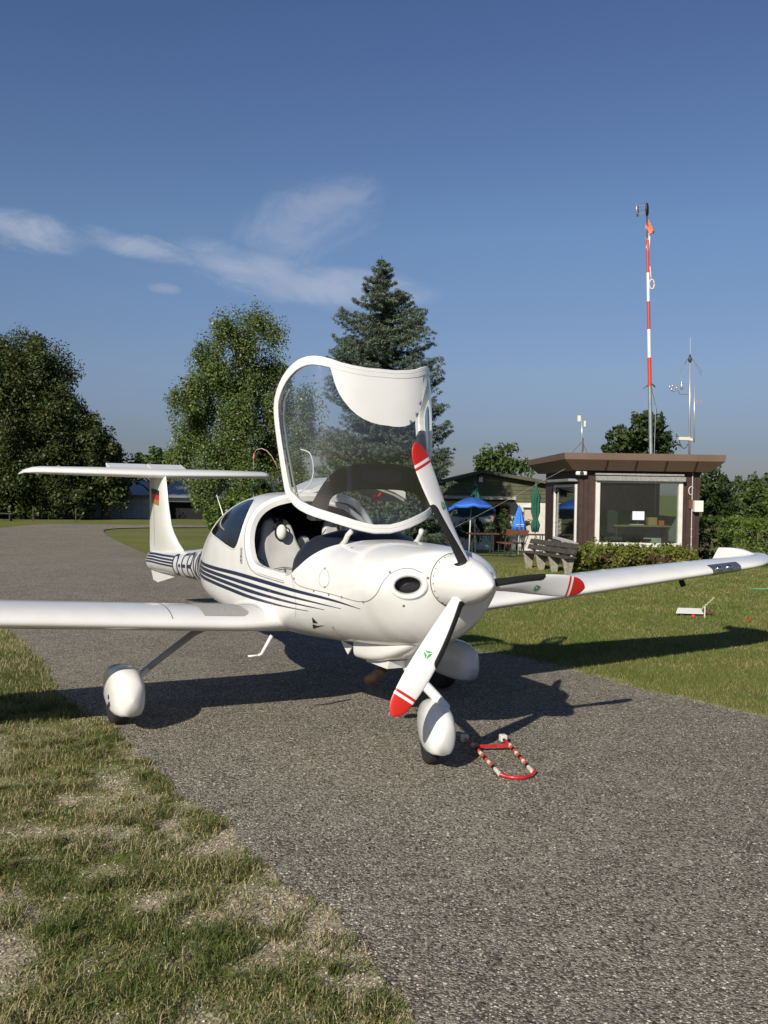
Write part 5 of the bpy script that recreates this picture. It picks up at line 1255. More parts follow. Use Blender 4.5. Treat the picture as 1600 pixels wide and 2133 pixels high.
for s in (-1, 1):
    ys = [.40, .48, .56, .64, .72, .80, .90, 1.0, 1.3, 1.6, 2.0, 2.6, 3.2, 3.8, 4.3, 4.6, 4.75, 4.9, 5.05, 5.2, 5.32, 5.42, 5.5, 5.56, 5.6]
    rings = []
    for y in ys:
        xle, c = wing_sec(y); fil = max(0, (.85 - y)) / .45
        rings.append(wing_ring(s, y, xle, c, wz(y) + .01 * fil, thk=(1 + .35 * fil ** 2) if y < 4.75 else 1 - .45 * ((y - 4.75) / .85) ** 1.5))
    wg = MB().loft(rings).build('wing', white, PL, True, auto=60)
    # aileron, flap and panel joints on top of the wing
    def top(y, fx, off=.003):
        xle, c = wing_sec(y); best = min(AF[:23], key=lambda p: abs(p[0] - fx))
        a = [p for p in AF[:23]][::-1]; z = np.interp(fx, [p[0] for p in a], [p[1] for p in a])
        return (xle - fx * c, s * y, wz(y) - fx * c * math.sin(R(2.8)) + z * c + off)
    b = MB()
    def jl(P, w=.004):
        for i in range(len(P) - 1): b.bar(P[i], P[i + 1], w, .001)
    jl([top(y, .80) for y in np.linspace(1.0, 4.7, 16)]); jl([top(2.7, f) for f in np.linspace(.8, .99, 6)]); jl([top(1.36, f) for f in np.linspace(.02, .99, 26)], .006)
    b.build('wing_joint', seam_m, wg)
    if s < 0:
        P = []; F = []; n = 12; m = 14
        for i in range(n):
            for j in range(m):
                y0 = .70 + .42 * i / (n - 1); lo_ = .05 + .12 * max(0, (3 - i) / 3) ** 1.5; fx = lo_ + (.74 - lo_) * j / (m - 1)
                P.append(top(y0, fx, .004))
        mesh_np('walkway', P, [(i * m + j, i * m + j + 1, (i + 1) * m + j + 1, (i + 1) * m + j) for i in range(n - 1) for j in range(m - 1)], walk, wg)
    # upturned wing tip
    wl = []
    for u in np.linspace(0, 1, 9):
        x0 = -2.02 - .66 * u; x1 = -3.02 - .03 * u; c = x0 - x1; z = wz(5.35) - .065 + .14 * u
        wl.append([(x0 - p[0] * c, s * (5.30 + .14 * u - (p[1] - .02) * .28), z + (p[1] - .02) * .10) for p in AF])
    MB().loft(wl).build('winglet', white, wg, True, auto=60)
    # landing light set in the leading edge
    P = []
    for i in range(12):
        y = 4.12 + .42 * i / 11
        for j in range(12):
            k = 6 + j; fr = j / 11
            q = -0.035 + .125 * fr
            fxx = abs(q)
            xle, c = wing_sec(y)
            if q > 0:
                a = AF[:23][::-1]; z = np.interp(q, [p[0] for p in a], [p[1] for p in a])
            else:
                a = [(0, AF[22][1])] + AF[23:]; z = np.interp(-q, [p[0] for p in a], [p[1] for p in a])
            P.append((xle - fxx * c + .003, s * y, wz(y) + z * c + (.003 if q > 0 else -.003)))
    ll = mesh_np('landing_light', P, [(i * 12 + j, i * 12 + j + 1, (i + 1) * 12 + j + 1, (i + 1) * 12 + j) for i in range(11) for j in range(11)], mat('light_cover', (.30, .31, .33), rough=.10, metal=.8), wg)
    b = MB()
    for y in (4.22, 4.37): b.ell((wing_sec(y)[0] - .012, s * y, wz(y) + .028), (.03, .05, .028), 14, 8)
    b.build('lamp_reflector', silver, ll, True)
    if s > 0:
        b = MB(); b.bar((-2.15, 3.85, wz(3.85) - .05), (-2.12, 3.86, wz(3.85) - .125), .02, .05); b.build('pitot_mast', blackpl, wg)
        b = MB(); b.ell((-2.2, 2.3, wz(2.3) - .055), (.10, .05, .02)); b.build('stall_vent', blackpl, wg, True)
    # foot step
    b = MB(); b.tube([(-1.86, s * .66, .74), (-1.94, s * .70, .60), (-1.955, s * .72, .585)], .013, n=8); b.tube([(-1.955, s * .71, .585), (-1.965, s * .80, .583)], .012, n=8, flat=.6)
    b.build('foot_step', white, PL, True)
# main gear
def fairing(cx, cy, w, h, zc, l, yaw=0., e=.80):
    rings = []
    for t in np.linspace(0, 1, 22):
        x = l * (.5 - t); k = (math.sin(PI * t ** .60)) ** .55 if 0 < t < 1 else 0.02
        k = max(k, .03); r = []
        for a in np.linspace(0, 2 * PI, 36, endpoint=False):
            c_, s_ = math.cos(a), math.sin(a); yy = w * k * math.copysign(abs(c_) ** e, c_); zz = h * (k ** 1.1) * math.copysign(abs(s_) ** e, s_)
            if zz < 0: zz = max(zz, -h * .67)
            r.append((cx + x * math.cos(yaw) - yy * math.sin(yaw), cy + x * math.sin(yaw) + yy * math.cos(yaw), zc + zz + .03 * (t - .3)))
        rings.append(r)
    return MB().loft(rings).build('wheel_fairing', white, PL, True, auto=70)
def tyre(cx, cy, r, w, yaw=0.):
    prof = [(r * .45, -w / 2), (r * .8, -w / 2), (r * .93, -w * .44), (r * .985, -w * .28), (r, -w * .1), (r, w * .1), (r * .985, w * .28), (r * .93, w * .44), (r * .8, w / 2), (r * .45, w / 2)]
    b = MB().lathe(prof, (0, 0, 0), 36, 'y'); b.v = [(cx + v[0] * math.cos(yaw) - v[1] * math.sin(yaw), cy + v[0] * math.sin(yaw) + v[1] * math.cos(yaw), v[2] + r) for v in b.v]
    return b.build('tyre', tyre_m, PL, True, auto=50)
for s in (-1, 1):
    gy = 1.57 if s < 0 else 1.37
    f = fairing(-2.64, s * gy, .128, .195, .285, .86, R(4 if s > 0 else 0)); tyre(-2.70, s * gy, .185, .135)
    b = MB(); b.loft([[(x + dx * k, s * (y + dy), z + dz) for dx, dy, dz in ((.06, 0, 0), (.03, .012, .014), (-.03, .012, .014), (-.06, 0, 0), (-.03, -.012, -.014), (.03, -.012, -.014))] for x, y, z, k in ((-2.66, .66, .80, 1.2), (-2.66, 1.01, .655, 1.), (-2.66, 1.25, .49, .8), (-2.66, 1.40, .38, .65))])
    b.build('gear_leg', mat('leg_grey', (.42, .43, .44), rough=.4, var=.1), PL, True, auto=40)
    b = MB(); b.tube([(-2.63, s * 1.36, .415), (-2.63, s * 1.42, .37), (-2.66, s * 1.50, .30)], .018, n=10); b.build('brake_line', white, PL, True)
    b = MB()
    for dx, dz in ((0, 0), (.02, -.045), (-.01, -.07)): b.ell((-2.44 + dx, s * (gy + .128), .27 + dz), (.016, .006, .02), 8, 6)
    b.build('drain_hole', black, f)
NY = .05
nf = fairing(-.76, NY, .110, .180, .268, .66, R(-20), .88); tyre(-.79, NY, .155, .09, R(-20))
b = MB(); b.tube([(-1.15, -.02, .68), (-.95, .03, .555), (-.72, .04, .465), (-.60, .04, .41)], [.038, .036, .034, .036], n=16); b.build('nose_leg', white, PL, True)
b = MB(); b.prism([(-.98, .68), (-1.16, .68), (-1.0, .56), (-.93, .56)], -.02, .02); b.build('leg_fairing', white, PL)
b = MB(); 
for dx, dz in ((0, 0), (.01, -.03), (-.02, -.05), (.0, -.07)): b.ell((-.70 + dx, NY - .122, .33 + dz), (.008, .004, .009), 8, 6)
b.build('fairing_screw', black, nf)

# tail
fin = []
for z, xl, xt, t in ((.95, -6.05, -7.84, .05), (1.06, -6.28, -7.86, .05), (1.14, -6.50, -7.86, .055), (1.25, -6.71, -7.86, .055), (1.34, -6.83, -7.87, .055), (1.55, -6.95, -7.88, .052), (1.78, -7.04, -7.90, .048), (1.96, -7.11, -7.92, .045)):
    c = xl - xt; fin.append([(xl - p[0] * c, (p[1] - .02 * (1 if False else 0)) * 0 + (1 if i <= 22 else -1) * t * math.sqrt(max(0, p[0])) * (1 - p[0]) * 2.0 * (1 if True else 0), z) for i, p in enumerate(AF)])
fino = MB().loft(fin).build('tail_fin', white, PL, True, auto=60)
b = MB()
for y in (-.056, .056): b.bar((-7.50, y * .62, 1.05), (-7.58, y * .55, 1.93), .006, .002, up=(0, 1, 0))
b.build('rudder_joint', seam_m, fino)
def finy(x, z):
    xl = np.interp(z, [1.34, 1.55, 1.78, 1.96], [-6.83, -6.95, -7.04, -7.11]); xt = np.interp(z, [1.34, 1.96], [-7.87, -7.92]); t = .05; u = (xl - x) / (xl - xt)
    return t * math.sqrt(u) * (1 - u) * 2.0 + .004
FX0, FX1 = -7.72, -7.27
for z0, z1, mm in ((1.735, 1.80, black), (1.67, 1.735, red), (1.605, 1.67, gold)):
    P = []; 
    for i in range(7):
        x = FX0 + (FX1 - FX0) * i / 6
        for z in (z0, z1): P.append((x, -finy(x, z), z - .03 * i / 6))
    mesh_np('flag_stripe', P, [(2 * i, 2 * i + 2, 2 * i + 3, 2 * i + 1) for i in range(6)], mm, fino)
def slab(s0, s1, xle0, xle1, xte, z, t, dz=0.):
    rings = []
    for u in np.linspace(0, 1, 9):
        y = s0 + (s1 - s0) * u; xl = xle0 + (xle1 - xle0) * u; c = xl - xte
        rings.append([(xl - p[0] * c, y, z + dz * u + (p[1] - .02) * c * t) for p in AF])
    return rings
tp = [slab(-1.62, -1.50, -7.55, -7.32, -7.86, 1.975, .5)[0]]
rg = []
for y, xl, xt, z, k in ((-1.66, -7.84, -7.90, 1.955, .4), (-1.62, -7.62, -7.90, 1.985, .6), (-1.54, -7.42, -7.90, 1.998, .8), (-1.45, -7.34, -7.90, 2.0, .9), (-.8, -7.22, -7.90, 1.995, 1), (0, -7.10, -7.90, 1.985, 1), (.8, -7.22, -7.90, 1.995, 1), (1.45, -7.34, -7.90, 2.0, .9), (1.54, -7.42, -7.90, 1.998, .8), (1.62, -7.62, -7.90, 1.985, .6), (1.66, -7.84, -7.90, 1.955, .4)):
    c = xl - xt; rg.append([(xl - p[0] * c, y, z + (p[1] - .02) * .8 * k * (c / .8) ** .5) for p in AF])
tpo = MB().loft(rg).build('tailplane', white, PL, True, auto=60)
b = MB()
for s0, s1 in ((-.56, -.03), (-.02, .47)):
    b.prism([(-7.74, 1.99), (-7.76, 2.06), (-8.0, 2.125), (-8.02, 2.12), (-7.92, 1.99)], s0, s1)
b.build('elevator', white, tpo, bevel=.008)
MB().prism([(-6.35, .76), (-7.76, .75), (-7.62, .585), (-7.40, .57)], -.012, .012).build('ventral_fin', white, PL, bevel=.004)
b = MB(); b.tube([(-4.55, -.05, 1.33), (-4.77, -.05, 1.57), (-4.95, -.05, 1.74)], [.007, .006, .003], n=6); b.build('whip_antenna', cream, PL)

# a headset hangs on the near seat
hs = empty('headset', (.6735, 5.2386, 0), PSI, label='cream pilot headset hanging on the grey front seat inside the open cockpit', cat='headset')
b = MB(); b.ell((-2.615, -.275, 1.46), (.035, .043, .062), 20, 14); b.build('ear_cup', cream, hs, True)
b = MB(); b.ell((-2.655, -.275, 1.455), (.03, .046, .064), 20, 14); b.build('ear_pad', black, hs, True)
b = MB(); b.tube([(-2.64, -.33, 1.48), (-2.63, -.345, 1.51), (-2.65, -.30, 1.535), (-2.68, -.26, 1.54), (-2.66, -.22, 1.51), (-2.64, -.225, 1.47)], .006, n=6); b.build('headband', black, hs, True)
# ------------------------------------------------------------------ masts
maste = mat('mast_red', (.50, .062, .035), rough=.5, var=.12); mastw = mat('mast_white', (.72, .72, .70), rough=.5); mastg = mat('mast_galvanised', (.32, .36, .37), rough=.45, metal=.5, var=.2)
steel = mat('pale_steel', (.55, .57, .58), rough=.35, metal=.6); dgrey = mat('dark_fitting', (.04, .04, .045), rough=.5)
pink = mat('faded_windsock', (.68, .24, .17), rough=.85, var=.3, vscale=6); pinkw = mat('faded_windsock_pale', (.70, .58, .54), rough=.85)
mY = 24.; A = lambda px, py: at(px, py, mY)
mr = empty('windsock_mast', A(1356, 946), label='tall red and white banded mast with a limp windsock above the hut', cat='mast'); m0 = mr.location.copy()
def rel(b, o): b.v = [(v[0] - o.x, v[1] - o.y, v[2] - o.z) for v in b.v]; return b
SEGS = [(946, 805, mastg, .048, 'lower_pole'), (805, 745, maste, .050, 'red_band'), (745, 686, mastw, .046, 'white_band'), (686, 628, maste, .043, 'red_band'), (628, 568, mastw, .040, 'white_band'), (568, 500, maste, .037, 'red_band'), (500, 446, dgrey, .022, 'top_spigot')]
mx = lambda py: 1356 - 8.5 * (946 - py) / 520
for a_, c_, m_, r_, nm in SEGS: rel(MB().tube([A(mx(a_), a_), A(mx(c_), c_)], r_, n=14), m0).build(nm, m_, mr, True, auto=60)
b = MB(); b.tube([A(1347, 805), A(1352, 800), A(1358, 800), A(1365, 806)], .02, n=6); b.tube([A(1341, 809), A(1347, 804)], .012, n=6); rel(b, m0).build('stay_bracket', dgrey, mr)
b = MB(); b.tube([A(1357, 805), A(1372, 875)], .008, n=5); rel(b, m0).build('stay_wire', dgrey, mr)
b = MB(); b.tube([A(1359, 800), A(1366, 850), A(1363, 946)], .007, n=5); rel(b, m0).build('halyard', steel, mr)
c1, c0 = A(1328, 438), A(1348, 436)
def hoop(c, rad, th_, m_, nm): rel(MB().tube([c + Vector((.13 * rad / .15 * math.cos(a_) * .45, .13 * math.cos(a_), rad * math.sin(a_))) for a_ in np.linspace(0, 2 * PI, 22)], th_, n=6), m0).build(nm, m_, mr, True)
hoop(c1, .155, .015, steel, 'windsock_hoop'); hoop(c0, .150, .026, dgrey, 'swivel_ring')
b = MB()
for a_ in (.5, 2.6, 4.0, 5.6): b.tube([c1 + Vector((.05 * math.cos(a_), .12 * math.cos(a_), .15 * math.sin(a_))), c0 + Vector((.05 * math.cos(a_), .12 * math.cos(a_), .14 * math.sin(a_)))], .010, n=5)
rel(b, m0).build('hoop_rod', steel, mr)
def cloth_strip(pts, ws, m_, nm, root, o, seed=1):
    r = random.Random(seed); V = []; 
    for k, (p, w) in enumerate(zip(pts, ws)):
        for j in range(5): V.append(p + Vector((w * (j / 4 - .5) + r.uniform(-.01, .01), .04 * math.sin(j * 2.2 + k), r.uniform(-.01, .01))))
    n = len(V)
    b = MB(); b.add(V, [(k * 5 + j, k * 5 + j + 1, k * 5 + j + 6, k * 5 + j + 5) for k in range(len(pts) - 1) for j in range(4)]); ob = rel(b, o).build(nm, m_, root, True)
    sd = ob.modifiers.new('thick', 'SOLIDIFY'); sd.thickness = .012
cloth_strip([A(*p) for p in ((1350, 458), (1350, 465), (1351, 473), (1354, 479), (1355, 485), (1351, 488))], [.04, .12, .18, .22, .20, .06], pink, 'windsock_cloth', mr, m0, 2)
cloth_strip([A(*p) for p in ((1350, 486), (1350, 495), (1349, 505), (1349, 515), (1349, 529))], [.06, .10, .09, .10, .04], pinkw, 'windsock_cloth', mr, m0, 3)
rel(MB().tube([A(1358 + 5.0 * math.cos(a_), 592 + 10 * math.sin(a_)) for a_ in np.linspace(0, 2 * PI, 18)], .018, n=6), m0).build('windsock_ring', pinkw, mr, True)
rel(MB().tube([A(1354, 555), A(1356, 575), A(1357, 583)], .014, n=5), m0).build('windsock_cord', pinkw, mr, True)
# antenna mast
aY = 23.2; A = lambda px, py: at(px, py, aY)
am = empty('antenna_mast', A(1437, 947), label='white antenna mast with weather instruments at the right end of the hut roof', cat='mast'); a0 = am.location.copy()
rel(MB().tube([A(1436, 947), A(1437.5, 752)], .026, n=10), a0).build('pole', steel, am, True)
rel(MB().tube([A(1438, 745), A(1438, 703)], .007, n=6), a0).build('whip', steel, am)
b = MB(); b.tube([A(1437.5, 757), A(1437.5, 749), A(1437.5, 738)], [.02, .055, .012], n=10); rel(b, a0).build('antenna_hub', dgrey, am, True)
for dx, dy in ((-21, 28), (-23, 36), (25, 28), (24, 36)): rel(MB().tube([A(1437.5, 747), A(1437.5 + dx * .25, 748), A(1437.5 + dx, 747 + dy)], .008, n=5), a0).build('radial', mastg, am)
rel(MB().tube([A(1446, 922), A(1447, 803)], .018, n=8), a0).build('side_pole', steel, am, True)
for y_ in (836, 912): rel(MB().tube([A(1437, y_), A(1447, y_ + .5)], .014, n=6), a0).build('bracket', steel, am)
b = MB(); b.tube([A(1447, 837), A(1463, 837)], .008, n=5)
for k in (1451, 1455, 1459, 1463): b.tube([A(k, 833), A(k, 841)], .005, n=5)
rel(b, a0).build('yagi_antenna', steel, am)
b = MB(); b.tube([A(1437, 821), A(1416, 821), A(1414, 815)], .014, n=6); b.tube([A(1400, 816), A(1424, 809)], .016, n=6); rel(b, a0).build('instrument_arm', mastg, am)
b = MB(); b.tube([A(1420, 811), A(1420, 803), A(1420, 797), A(1420, 792)], [.035, .035, .012, .010], n=10); rel(b, a0).build('wind_vane', steel, am, True)
b = MB(); 
for px, py in ((1395, 806), (1399, 811), (1401, 804)): b.ell(A(px, py), (.03, .03, .035), 10, 6)
b.ell(A(1409, 808), (.028, .028, .03), 10, 6); b.tube([A(1398, 808), A(1401, 815)], .01, n=5); rel(b, a0).build('anemometer_cups', steel, am, True)
b = MB(); b.box(A(1425, 914), (.30, .12, .085), rot=.1); b.box(A(1438, 916), (.12, .08, .06)); rel(b, a0).build('weather_camera', mat('camera_cream', (.62, .6, .5), rough=.5), am, bevel=.01)
b = MB(); b.tube([A(1414 + (1 - math.cos(t_)) * 4 - 0 + t_ * 4.5, 914 + 20 * math.sin(t_)) for t_ in np.linspace(0, 2.6, 12)], .011, n=6); rel(b, a0).build('camera_cable', dgrey, am, True)
# small link antenna
sY = 22.6; A = lambda px, py: at(px, py, sY)
sa = empty('link_antenna', A(1213, 944), label='small roof antenna with two white panels at the left end of the hut roof', cat='antenna'); s0 = sa.location.copy()
rel(MB().tube([A(1213, 944), A(1212, 869)], .014, n=8), s0).build('pole', steel, sa, True)
rel(MB().box(A(1206.5, 872), (.085, .05, .155)), s0).build('panel', mat('camera_cream', (.62, .6, .5)), sa, bevel=.01)
rel(MB().box(A(1218, 883), (.05, .09, .155)), s0).build('panel', mat('camera_cream', (.62, .6, .5)), sa, bevel=.01)
for e in ((1192, 943), (1223, 943)): rel(MB().tube([A(1213, 920), A(*e)], .006, n=5), s0).build('stay', dgrey, sa)
rel(MB().tube([A(1214, 912), A(1214, 940)], .02, n=6), s0).build('cable', dgrey, sa)

# ------------------------------------------------------------------ parasols, tables, benches
blue = mat('blue_cloth', (.018, .085, .42), rough=.75, var=.12); blueu = mat('blue_cloth_edge', (.03, .16, .60), rough=.75); greenc = mat('green_cloth', (.012, .10, .068), rough=.8, var=.2); polew = mat('pole_white', (.6, .6, .57), rough=.5)
uY = 31.; base = on(at(977, 1150, uY).x, uY); um = empty('parasol', base, label='open blue parasol with white pole over the wooden tables', cat='parasol')
topz = at(982, 1037, uY).z - base[2]; rr = 51 * uY / FPX; drop = at(982, 1037, uY).z - at(982, 1060, uY).z; tx_ = at(982, 1040, uY).x - base[0]
b = MB(); b.tube([(0, 0, 0), (tx_, 0, topz)], .022, n=8); b.build('pole', polew, um, True)
V = [(tx_, 0, topz + .02)]; n = 24
for f, z_ in ((.35, .07), (.7, .2), (1.0, .38)):
    for k in range(n):
        a_ = 2 * PI * k / n; sc = rr * f * (1 - .05 * (k % 3 != 0) * f); V.append((tx_ + sc * math.cos(a_), sc * math.sin(a_) - .12 * f * 0, topz - z_ - .03 * (k % 3 != 0) * f - .25 * sc * math.sin(a_)))
F = [(0, 1 + k, 1 + (k + 1) % n) for k in range(n)] + [(1 + r_ * n + k, 1 + (r_ + 1) * n + k, 1 + (r_ + 1) * n + (k + 1) % n, 1 + r_ * n + (k + 1) % n) for r_ in range(2) for k in range(n)]
cn = MB().add(V, F).build('canopy', blue, um, True); sd = cn.modifiers.new('thick', 'SOLIDIFY'); sd.thickness = .008
W2 = [V[1 + 2 * n + k] for k in range(n)]; low = [(x * 1.0, y * 1.01, z - .10 - .02 * (k % 2)) for k, (x, y, z) in enumerate(W2)]
vl = MB().add(W2 + low, [(k, (k + 1) % n, n + (k + 1) % n, n + k) for k in range(n)]).build('valance', blueu, cn, True); sd = vl.modifiers.new('thick', 'SOLIDIFY'); sd.thickness = .006
for k in range(8): a_ = 2 * PI * k / 8; MB().tube([(tx_, 0, topz - .35), (tx_ + rr * .55 * math.cos(a_), rr * .55 * math.sin(a_), topz - .16 - .25 * rr * .55 * math.sin(a_))], .006, n=4).build('rib', polew, um)
def closed_parasol(px, yb, yt, Y, m_, r_, label, frac=.55, tie=True, m2=None):
    base = on(at(px, 1100, Y).x, Y); o = empty('parasol', base, label=label, cat='parasol', group=None); zt_ = at(px, yt, Y).z - base[2]; zb = at(px, yb, Y).z - base[2]
    MB().tube([(0, 0, 0), (0, 0, zt_)], .02, n=8).build('pole', polew, o, True)
    rings = []; prof = [(zt_, .02), (zt_ - (zt_ - zb) * .15, r_ * .35), (zt_ - (zt_ - zb) * .32, r_ * .95), (zt_ - (zt_ - zb) * .36, r_ * .75), (zt_ - (zt_ - zb) * .6, r_ * .8), (zt_ - (zt_ - zb) * .74, r_ * .45), (zt_ - (zt_ - zb) * .86, r_ * .85), (zb, r_ * .6)] if tie else [(zt_, .015), (zt_ - (zt_ - zb) * .3, r_ * .4), (zt_ - (zt_ - zb) * .7, r_ * .8), (zb, r_), (zb + .02, r_ * .7)]
    for z_, q in prof: rings.append([(q * (1 + .22 * math.cos(8 * a_)) * math.cos(a_), q * (1 + .22 * math.cos(8 * a_)) * math.sin(a_), z_ + .04 * math.sin(3 * a_) * (q > r_ * .7)) for a_ in np.linspace(0, 2 * PI, 48, endpoint=False)])
    c_ = MB().loft(rings).build('canopy', m_, o, True); return o, c_, zt_, zb
closed_parasol(1115, 1108, 1005, 30, greenc, .16, 'closed green parasol tied at the bottom beside the hut')
closed_parasol(989, 1065, 1003, 33.5, greenc, .27, 'closed green parasol whose top shows above the open blue one', tie=False)
o, c_, zt_, zb = closed_parasol(1081, 1107, 1052, 33, mat('blue_cloth_light', (.035, .19, .62), rough=.75), .24, 'closed light blue parasol with white lettering in front of the clubhouse wall', tie=False)
b = MB()
for k in range(7):
    for j in range(2): b.box((-.13 + .045 * k, -.235, zb + .26 - j * .06), (.028, .004, .03 if j == 0 else .015))
b.build('lettering', mastw, c_)
def beer_table(px, Y, rot, L_, label, zc=None):
    o = empty('beer_table', on(at(px, 1150, Y).x, Y), rot, label=label, cat='table'); MB().box((0, 0, .75), (L_, .55, .035)).build('table_top', tabletop, o, bevel=.004)
    for sx in (-1, 1):
        b = MB(); b.bar((sx * (L_ / 2 - .2), -.22, 0), (sx * (L_ / 2 - .2), -.22, .73), .03); b.bar((sx * (L_ / 2 - .2), .22, 0), (sx * (L_ / 2 - .2), .22, .73), .03); b.bar((sx * (L_ / 2 - .2), -.2, .3), (sx * (L_ / 2 - .2), .2, .3), .025); b.bar((sx * (L_ / 2 - .2), 0, .3), (sx * .12, 0, .72), .02); b.build('leg', darkgreen_m, o)
    return o
def beer_bench(px, Y, rot, L_, label, back=True):
    o = empty('beer_bench', on(at(px, 1150, Y).x, Y), rot, label=label, cat='bench'); MB().box((0, 0, .46), (L_, .27, .03)).build('seat', orange_w, o, bevel=.004)
    if back: MB().box((0, .22, .80), (L_, .025, .20), tilt=Matrix.Rotation(R(-12), 3, 'X')).build('backrest', orange_w, o, bevel=.004)
    for sx in (-1, 1):
        b = MB(); x = sx * (L_ / 2 - .16); b.bar((x, -.12, 0), (x, -.10, .45), .028); b.bar((x, .14, 0), (x, .10, .45), .028)
        if back: b.bar((x, .10, .45), (x, .25, .90), .028)
        b.bar((x, -.1, .2), (x, .1, .2), .02); b.build('leg', darkgreen_m, o)
    return o
beer_table(1005, 29.5, R(8), 1.0, 'wooden folding table right beside the blue parasol pole')
beer_bench(950, 29.8, R(68), .95, 'wooden bench with backrest left of the parasol table')
beer_bench(1051, 29.2, R(-78), .9, 'nearer orange-backed bench right of the parasol table')
beer_bench(1076, 30.5, R(-75), .9, 'farther orange-backed bench standing before the second table')
beer_table(1108, 29.5, R(0), 1.0, 'dark folding table close to the hut wall')
# concrete and plank bench beside the hut
p0, p1 = gt(1104, 1184), gt(1186, 1197); dv = (p1 - p0); Lb = dv.length; rb = math.atan2(dv.y, dv.x)
bb = empty('park_bench', p0, rb, label='weathered grey plank bench on lichened concrete feet beside the hut', cat='bench')
for k in range(4):
    x = Lb * k / 3; MB().prism([(-.10, 0), (.03, 0), (.07, .20), (.22, .72), (.15, .74), (.0, .38), (-.19, .38), (-.16, .28)], x - .03, x + .03, 'yz').build('leg', concrete, bb, bevel=.008)
for y_ in (-.15, -.05, .05): MB().box((Lb / 2, y_, .405), (Lb + .3, .09, .04)).build('seat_plank', wood_old, bb, bevel=.006)
for y_, z_ in ((.045, .53), (.095, .66)): MB().box((Lb / 2, y_, z_), (Lb + .35, .03, .12), tilt=Matrix.Rotation(R(-20), 3, 'X')).build('back_plank', wood_old, bb, bevel=.006)

# ------------------------------------------------------------------ wires and small things on the lawn
wire = mat('wire_cream', (.45, .44, .36), rough=.6)
def wire_obj(a_, c_, r_, label):
    a_ = Vector(a_); c_ = Vector(c_); m_ = (a_ + c_) / 2 - Vector((0, 0, .02)); o = MB().tube([Vector((0, 0, 0)), m_ - a_, c_ - a_], r_, n=5).build('guy_wire', wire, None); o.location = a_; return tag(o, label, 'wire')
wire_obj((7.83, 22.3, 2.40), gt(1540, 1172), .008, 'pale guy wire running from the hut roof down to the right')
wire_obj((4.45, 22.2, 2.42), at(935, 1105, 28), .0045, 'thin guy wire crossing the clubhouse gable from the hut roof corner')
wr = empty('old_windsock', on(at(530, 1000, 36).x, 36), label='faded orange and white limp windsock on a bent pole beside the birch', cat='windsock'); w0 = wr.location.copy(); A = lambda px, py: at(px, py, 36)
rel(MB().tube([wr.location, A(528, 1040), A(528, 950)], [.03, .025, .015], n=7), w0).build('pole', mastg, wr, True)
rel(MB().tube([A(528, 948), A(534, 937), A(545, 934), A(556, 939), A(566, 950), A(574, 965), A(579, 978)], [.02, .035, .045, .05, .045, .04, .03], n=7, flat=.4), w0).build('sock', mat('sock_pale', (.55, .42, .38), rough=.85, var=.4, vscale=8, var2=(.60, .16, .09)), wr, True)
rel(MB().tube([A(529, 945), A(529, 956)], [.02, .05], n=6), w0).build('streamer', pink, wr, True)
g_ = gt(1438, 1283); sg = empty('fallen_sign', g_, R(10), label='white sign board lying flat in the grass', cat='sign')
b = MB(); b.add([(-.26, -.05, .06), (.16, -.10, .05), (.22, .10, .10), (-.14, .12, .11), (-.26, -.05, .05), (.16, -.10, .04), (.22, .10, .09), (-.14, .12, .10)], [(0, 1, 2, 3), (7, 6, 5, 4), (0, 4, 5, 1), (1, 5, 6, 2), (2, 6, 7, 3), (3, 7, 4, 0)]); b.build('board', mastw, sg)
MB().box((.28, .02, .05), (.16, .12, .02)).build('broken_piece', orange_w, sg)
o = MB().ell((0, 0, .03), (.03, .03, .03), 14, 8).build('red_ball', redh, None, True); o.location = gt(1444, 1288); tag(o, 'small red ball float beside the fallen sign', 'ball')
b = MB(); a_ = gt(1452, 1280); c_ = gt(1488, 1262) + Vector((0, 0, .12)); n = 14
for k in range(n):
    p = a_.lerp(c_, (k + .5) / n) - a_ + Vector((0, 0, .02)); d_ = (c_ - a_).normalized(); s_ = d_.cross(Vector((0, 0, 1)))
    nn = s_ if k % 2 else Vector((0, 0, 1)); b.tube([p + d_ * (.028 * math.cos(q)) + nn * (.014 * math.sin(q)) for q in np.linspace(0, 2 * PI, 9)], .005, n=5)
o = b.build('plastic_chain', mat('chain_pale', (.62, .64, .40), rough=.5), None, True); o.location = a_; tag(o, 'pale plastic chain rising from the fallen sign', 'chain')
o = MB().tube([(0, 0, 0), (0, 0, .17)], .010, n=8).build('stake', mat('stake_white', (.6, .6, .52), rough=.6), None); o.location = gt(1468, 1287); tag(o, 'short pale stake standing right of the fallen sign', 'stake')
b = MB(); b.tube([(0, 0, .01), (.05, .01, .02), (.09, .03, .06)], .008, n=6); o = b.build('red_white_rod', redh, None); o.location = gt(1552, 1296); tag(o, 'small red and white rod end poking out of the lawn', 'rod')
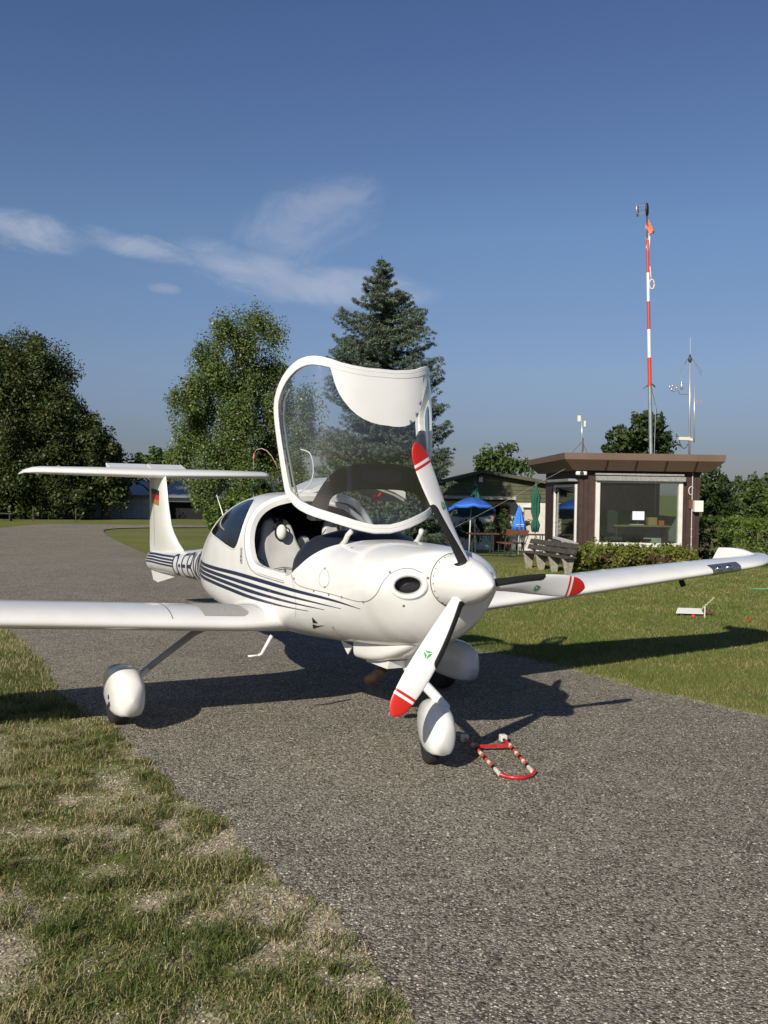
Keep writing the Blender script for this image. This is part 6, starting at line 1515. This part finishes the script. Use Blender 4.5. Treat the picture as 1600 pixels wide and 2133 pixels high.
o = MB().tube([(0, 0, .02), (.5, -.03, .03), (1.4, -.08, .02)], .012, n=6).build('garden_hose', mat('hose_green', (.05, .32, .16), rough=.5), None, True); o.location = gt(1562, 1229); tag(o, 'green hose lying in the grass at the right edge', 'hose')
o = MB().tube([(0, 0, 0), (0, 0, .20), (0, 0, .21)], [.03, .03, .015], n=10).build('marker_post', redh, None, True); o.location = gt(1580, 1172); tag(o, 'short red marker post beside the wing tip', 'post')

# ------------------------------------------------------------------ tow bar on the asphalt
tb = empty('tow_bar', gnd(1045, 1580), label='red and white striped tow bar lying on the asphalt in front of the nose wheel', cat='tow bar'); t0 = tb.location.copy()
tr_ = mat('towbar_red', (.55, .02, .02), rough=.3, coat=.4, var=.35, vscale=18); to_ = mat('towbar_orange', (.55, .09, .03), rough=.5); tw_ = mat('towbar_white', (.68, .66, .58), rough=.5, var=.2, vscale=30)
Gp = lambda px, py, z: gnd(px, py, z) - t0
LL = [Gp(985, 1551, .045), Gp(1041, 1612, .03)]; RR_ = [Gp(1062, 1552, .045), Gp(1109, 1607, .03)]
for P_ in (LL, RR_):
    n = 13
    for k in range(n):
        a_ = P_[0].lerp(P_[1], k / n); c_ = P_[0].lerp(P_[1], (k + 1) / n); m_ = (tw_, to_, black, to_)[k % 4] if k < n - 2 else tw_
        MB().tube([a_, c_], .0145 if m_ is not black else .0155, n=12).build('grip_band', m_, tb, True, auto=50)
bow = [LL[1]] + [Gp(*p, .02) for p in ((1052, 1617), (1070, 1620), (1090, 1620), (1106, 1616), (1114, 1609))] + [Gp(1114, 1603, .03), RR_[1]]
MB().tube([tuple(p) for p in chaikin([tuple(q) for q in bow], 2, False)], .012, n=10).build('handle', tr_, tb, True)
for a_, c_ in ((Gp(970, 1540, .05), LL[0]), (Gp(1050, 1541, .055), RR_[0])): MB().tube([a_, c_], .012, n=10).build('arm', tr_, tb, True)
MB().bar(Gp(990, 1555, .045), Gp(1062, 1553, .045), .014, .022).build('cross_bar', tr_, tb, bevel=.003)
for p in ((968, 1537), (1048, 1537)):
    c_ = Gp(*p, .045); MB().box(c_, (.05, .05, .05), rot=.3).build('end_roller', tw_, tb, bevel=.008)
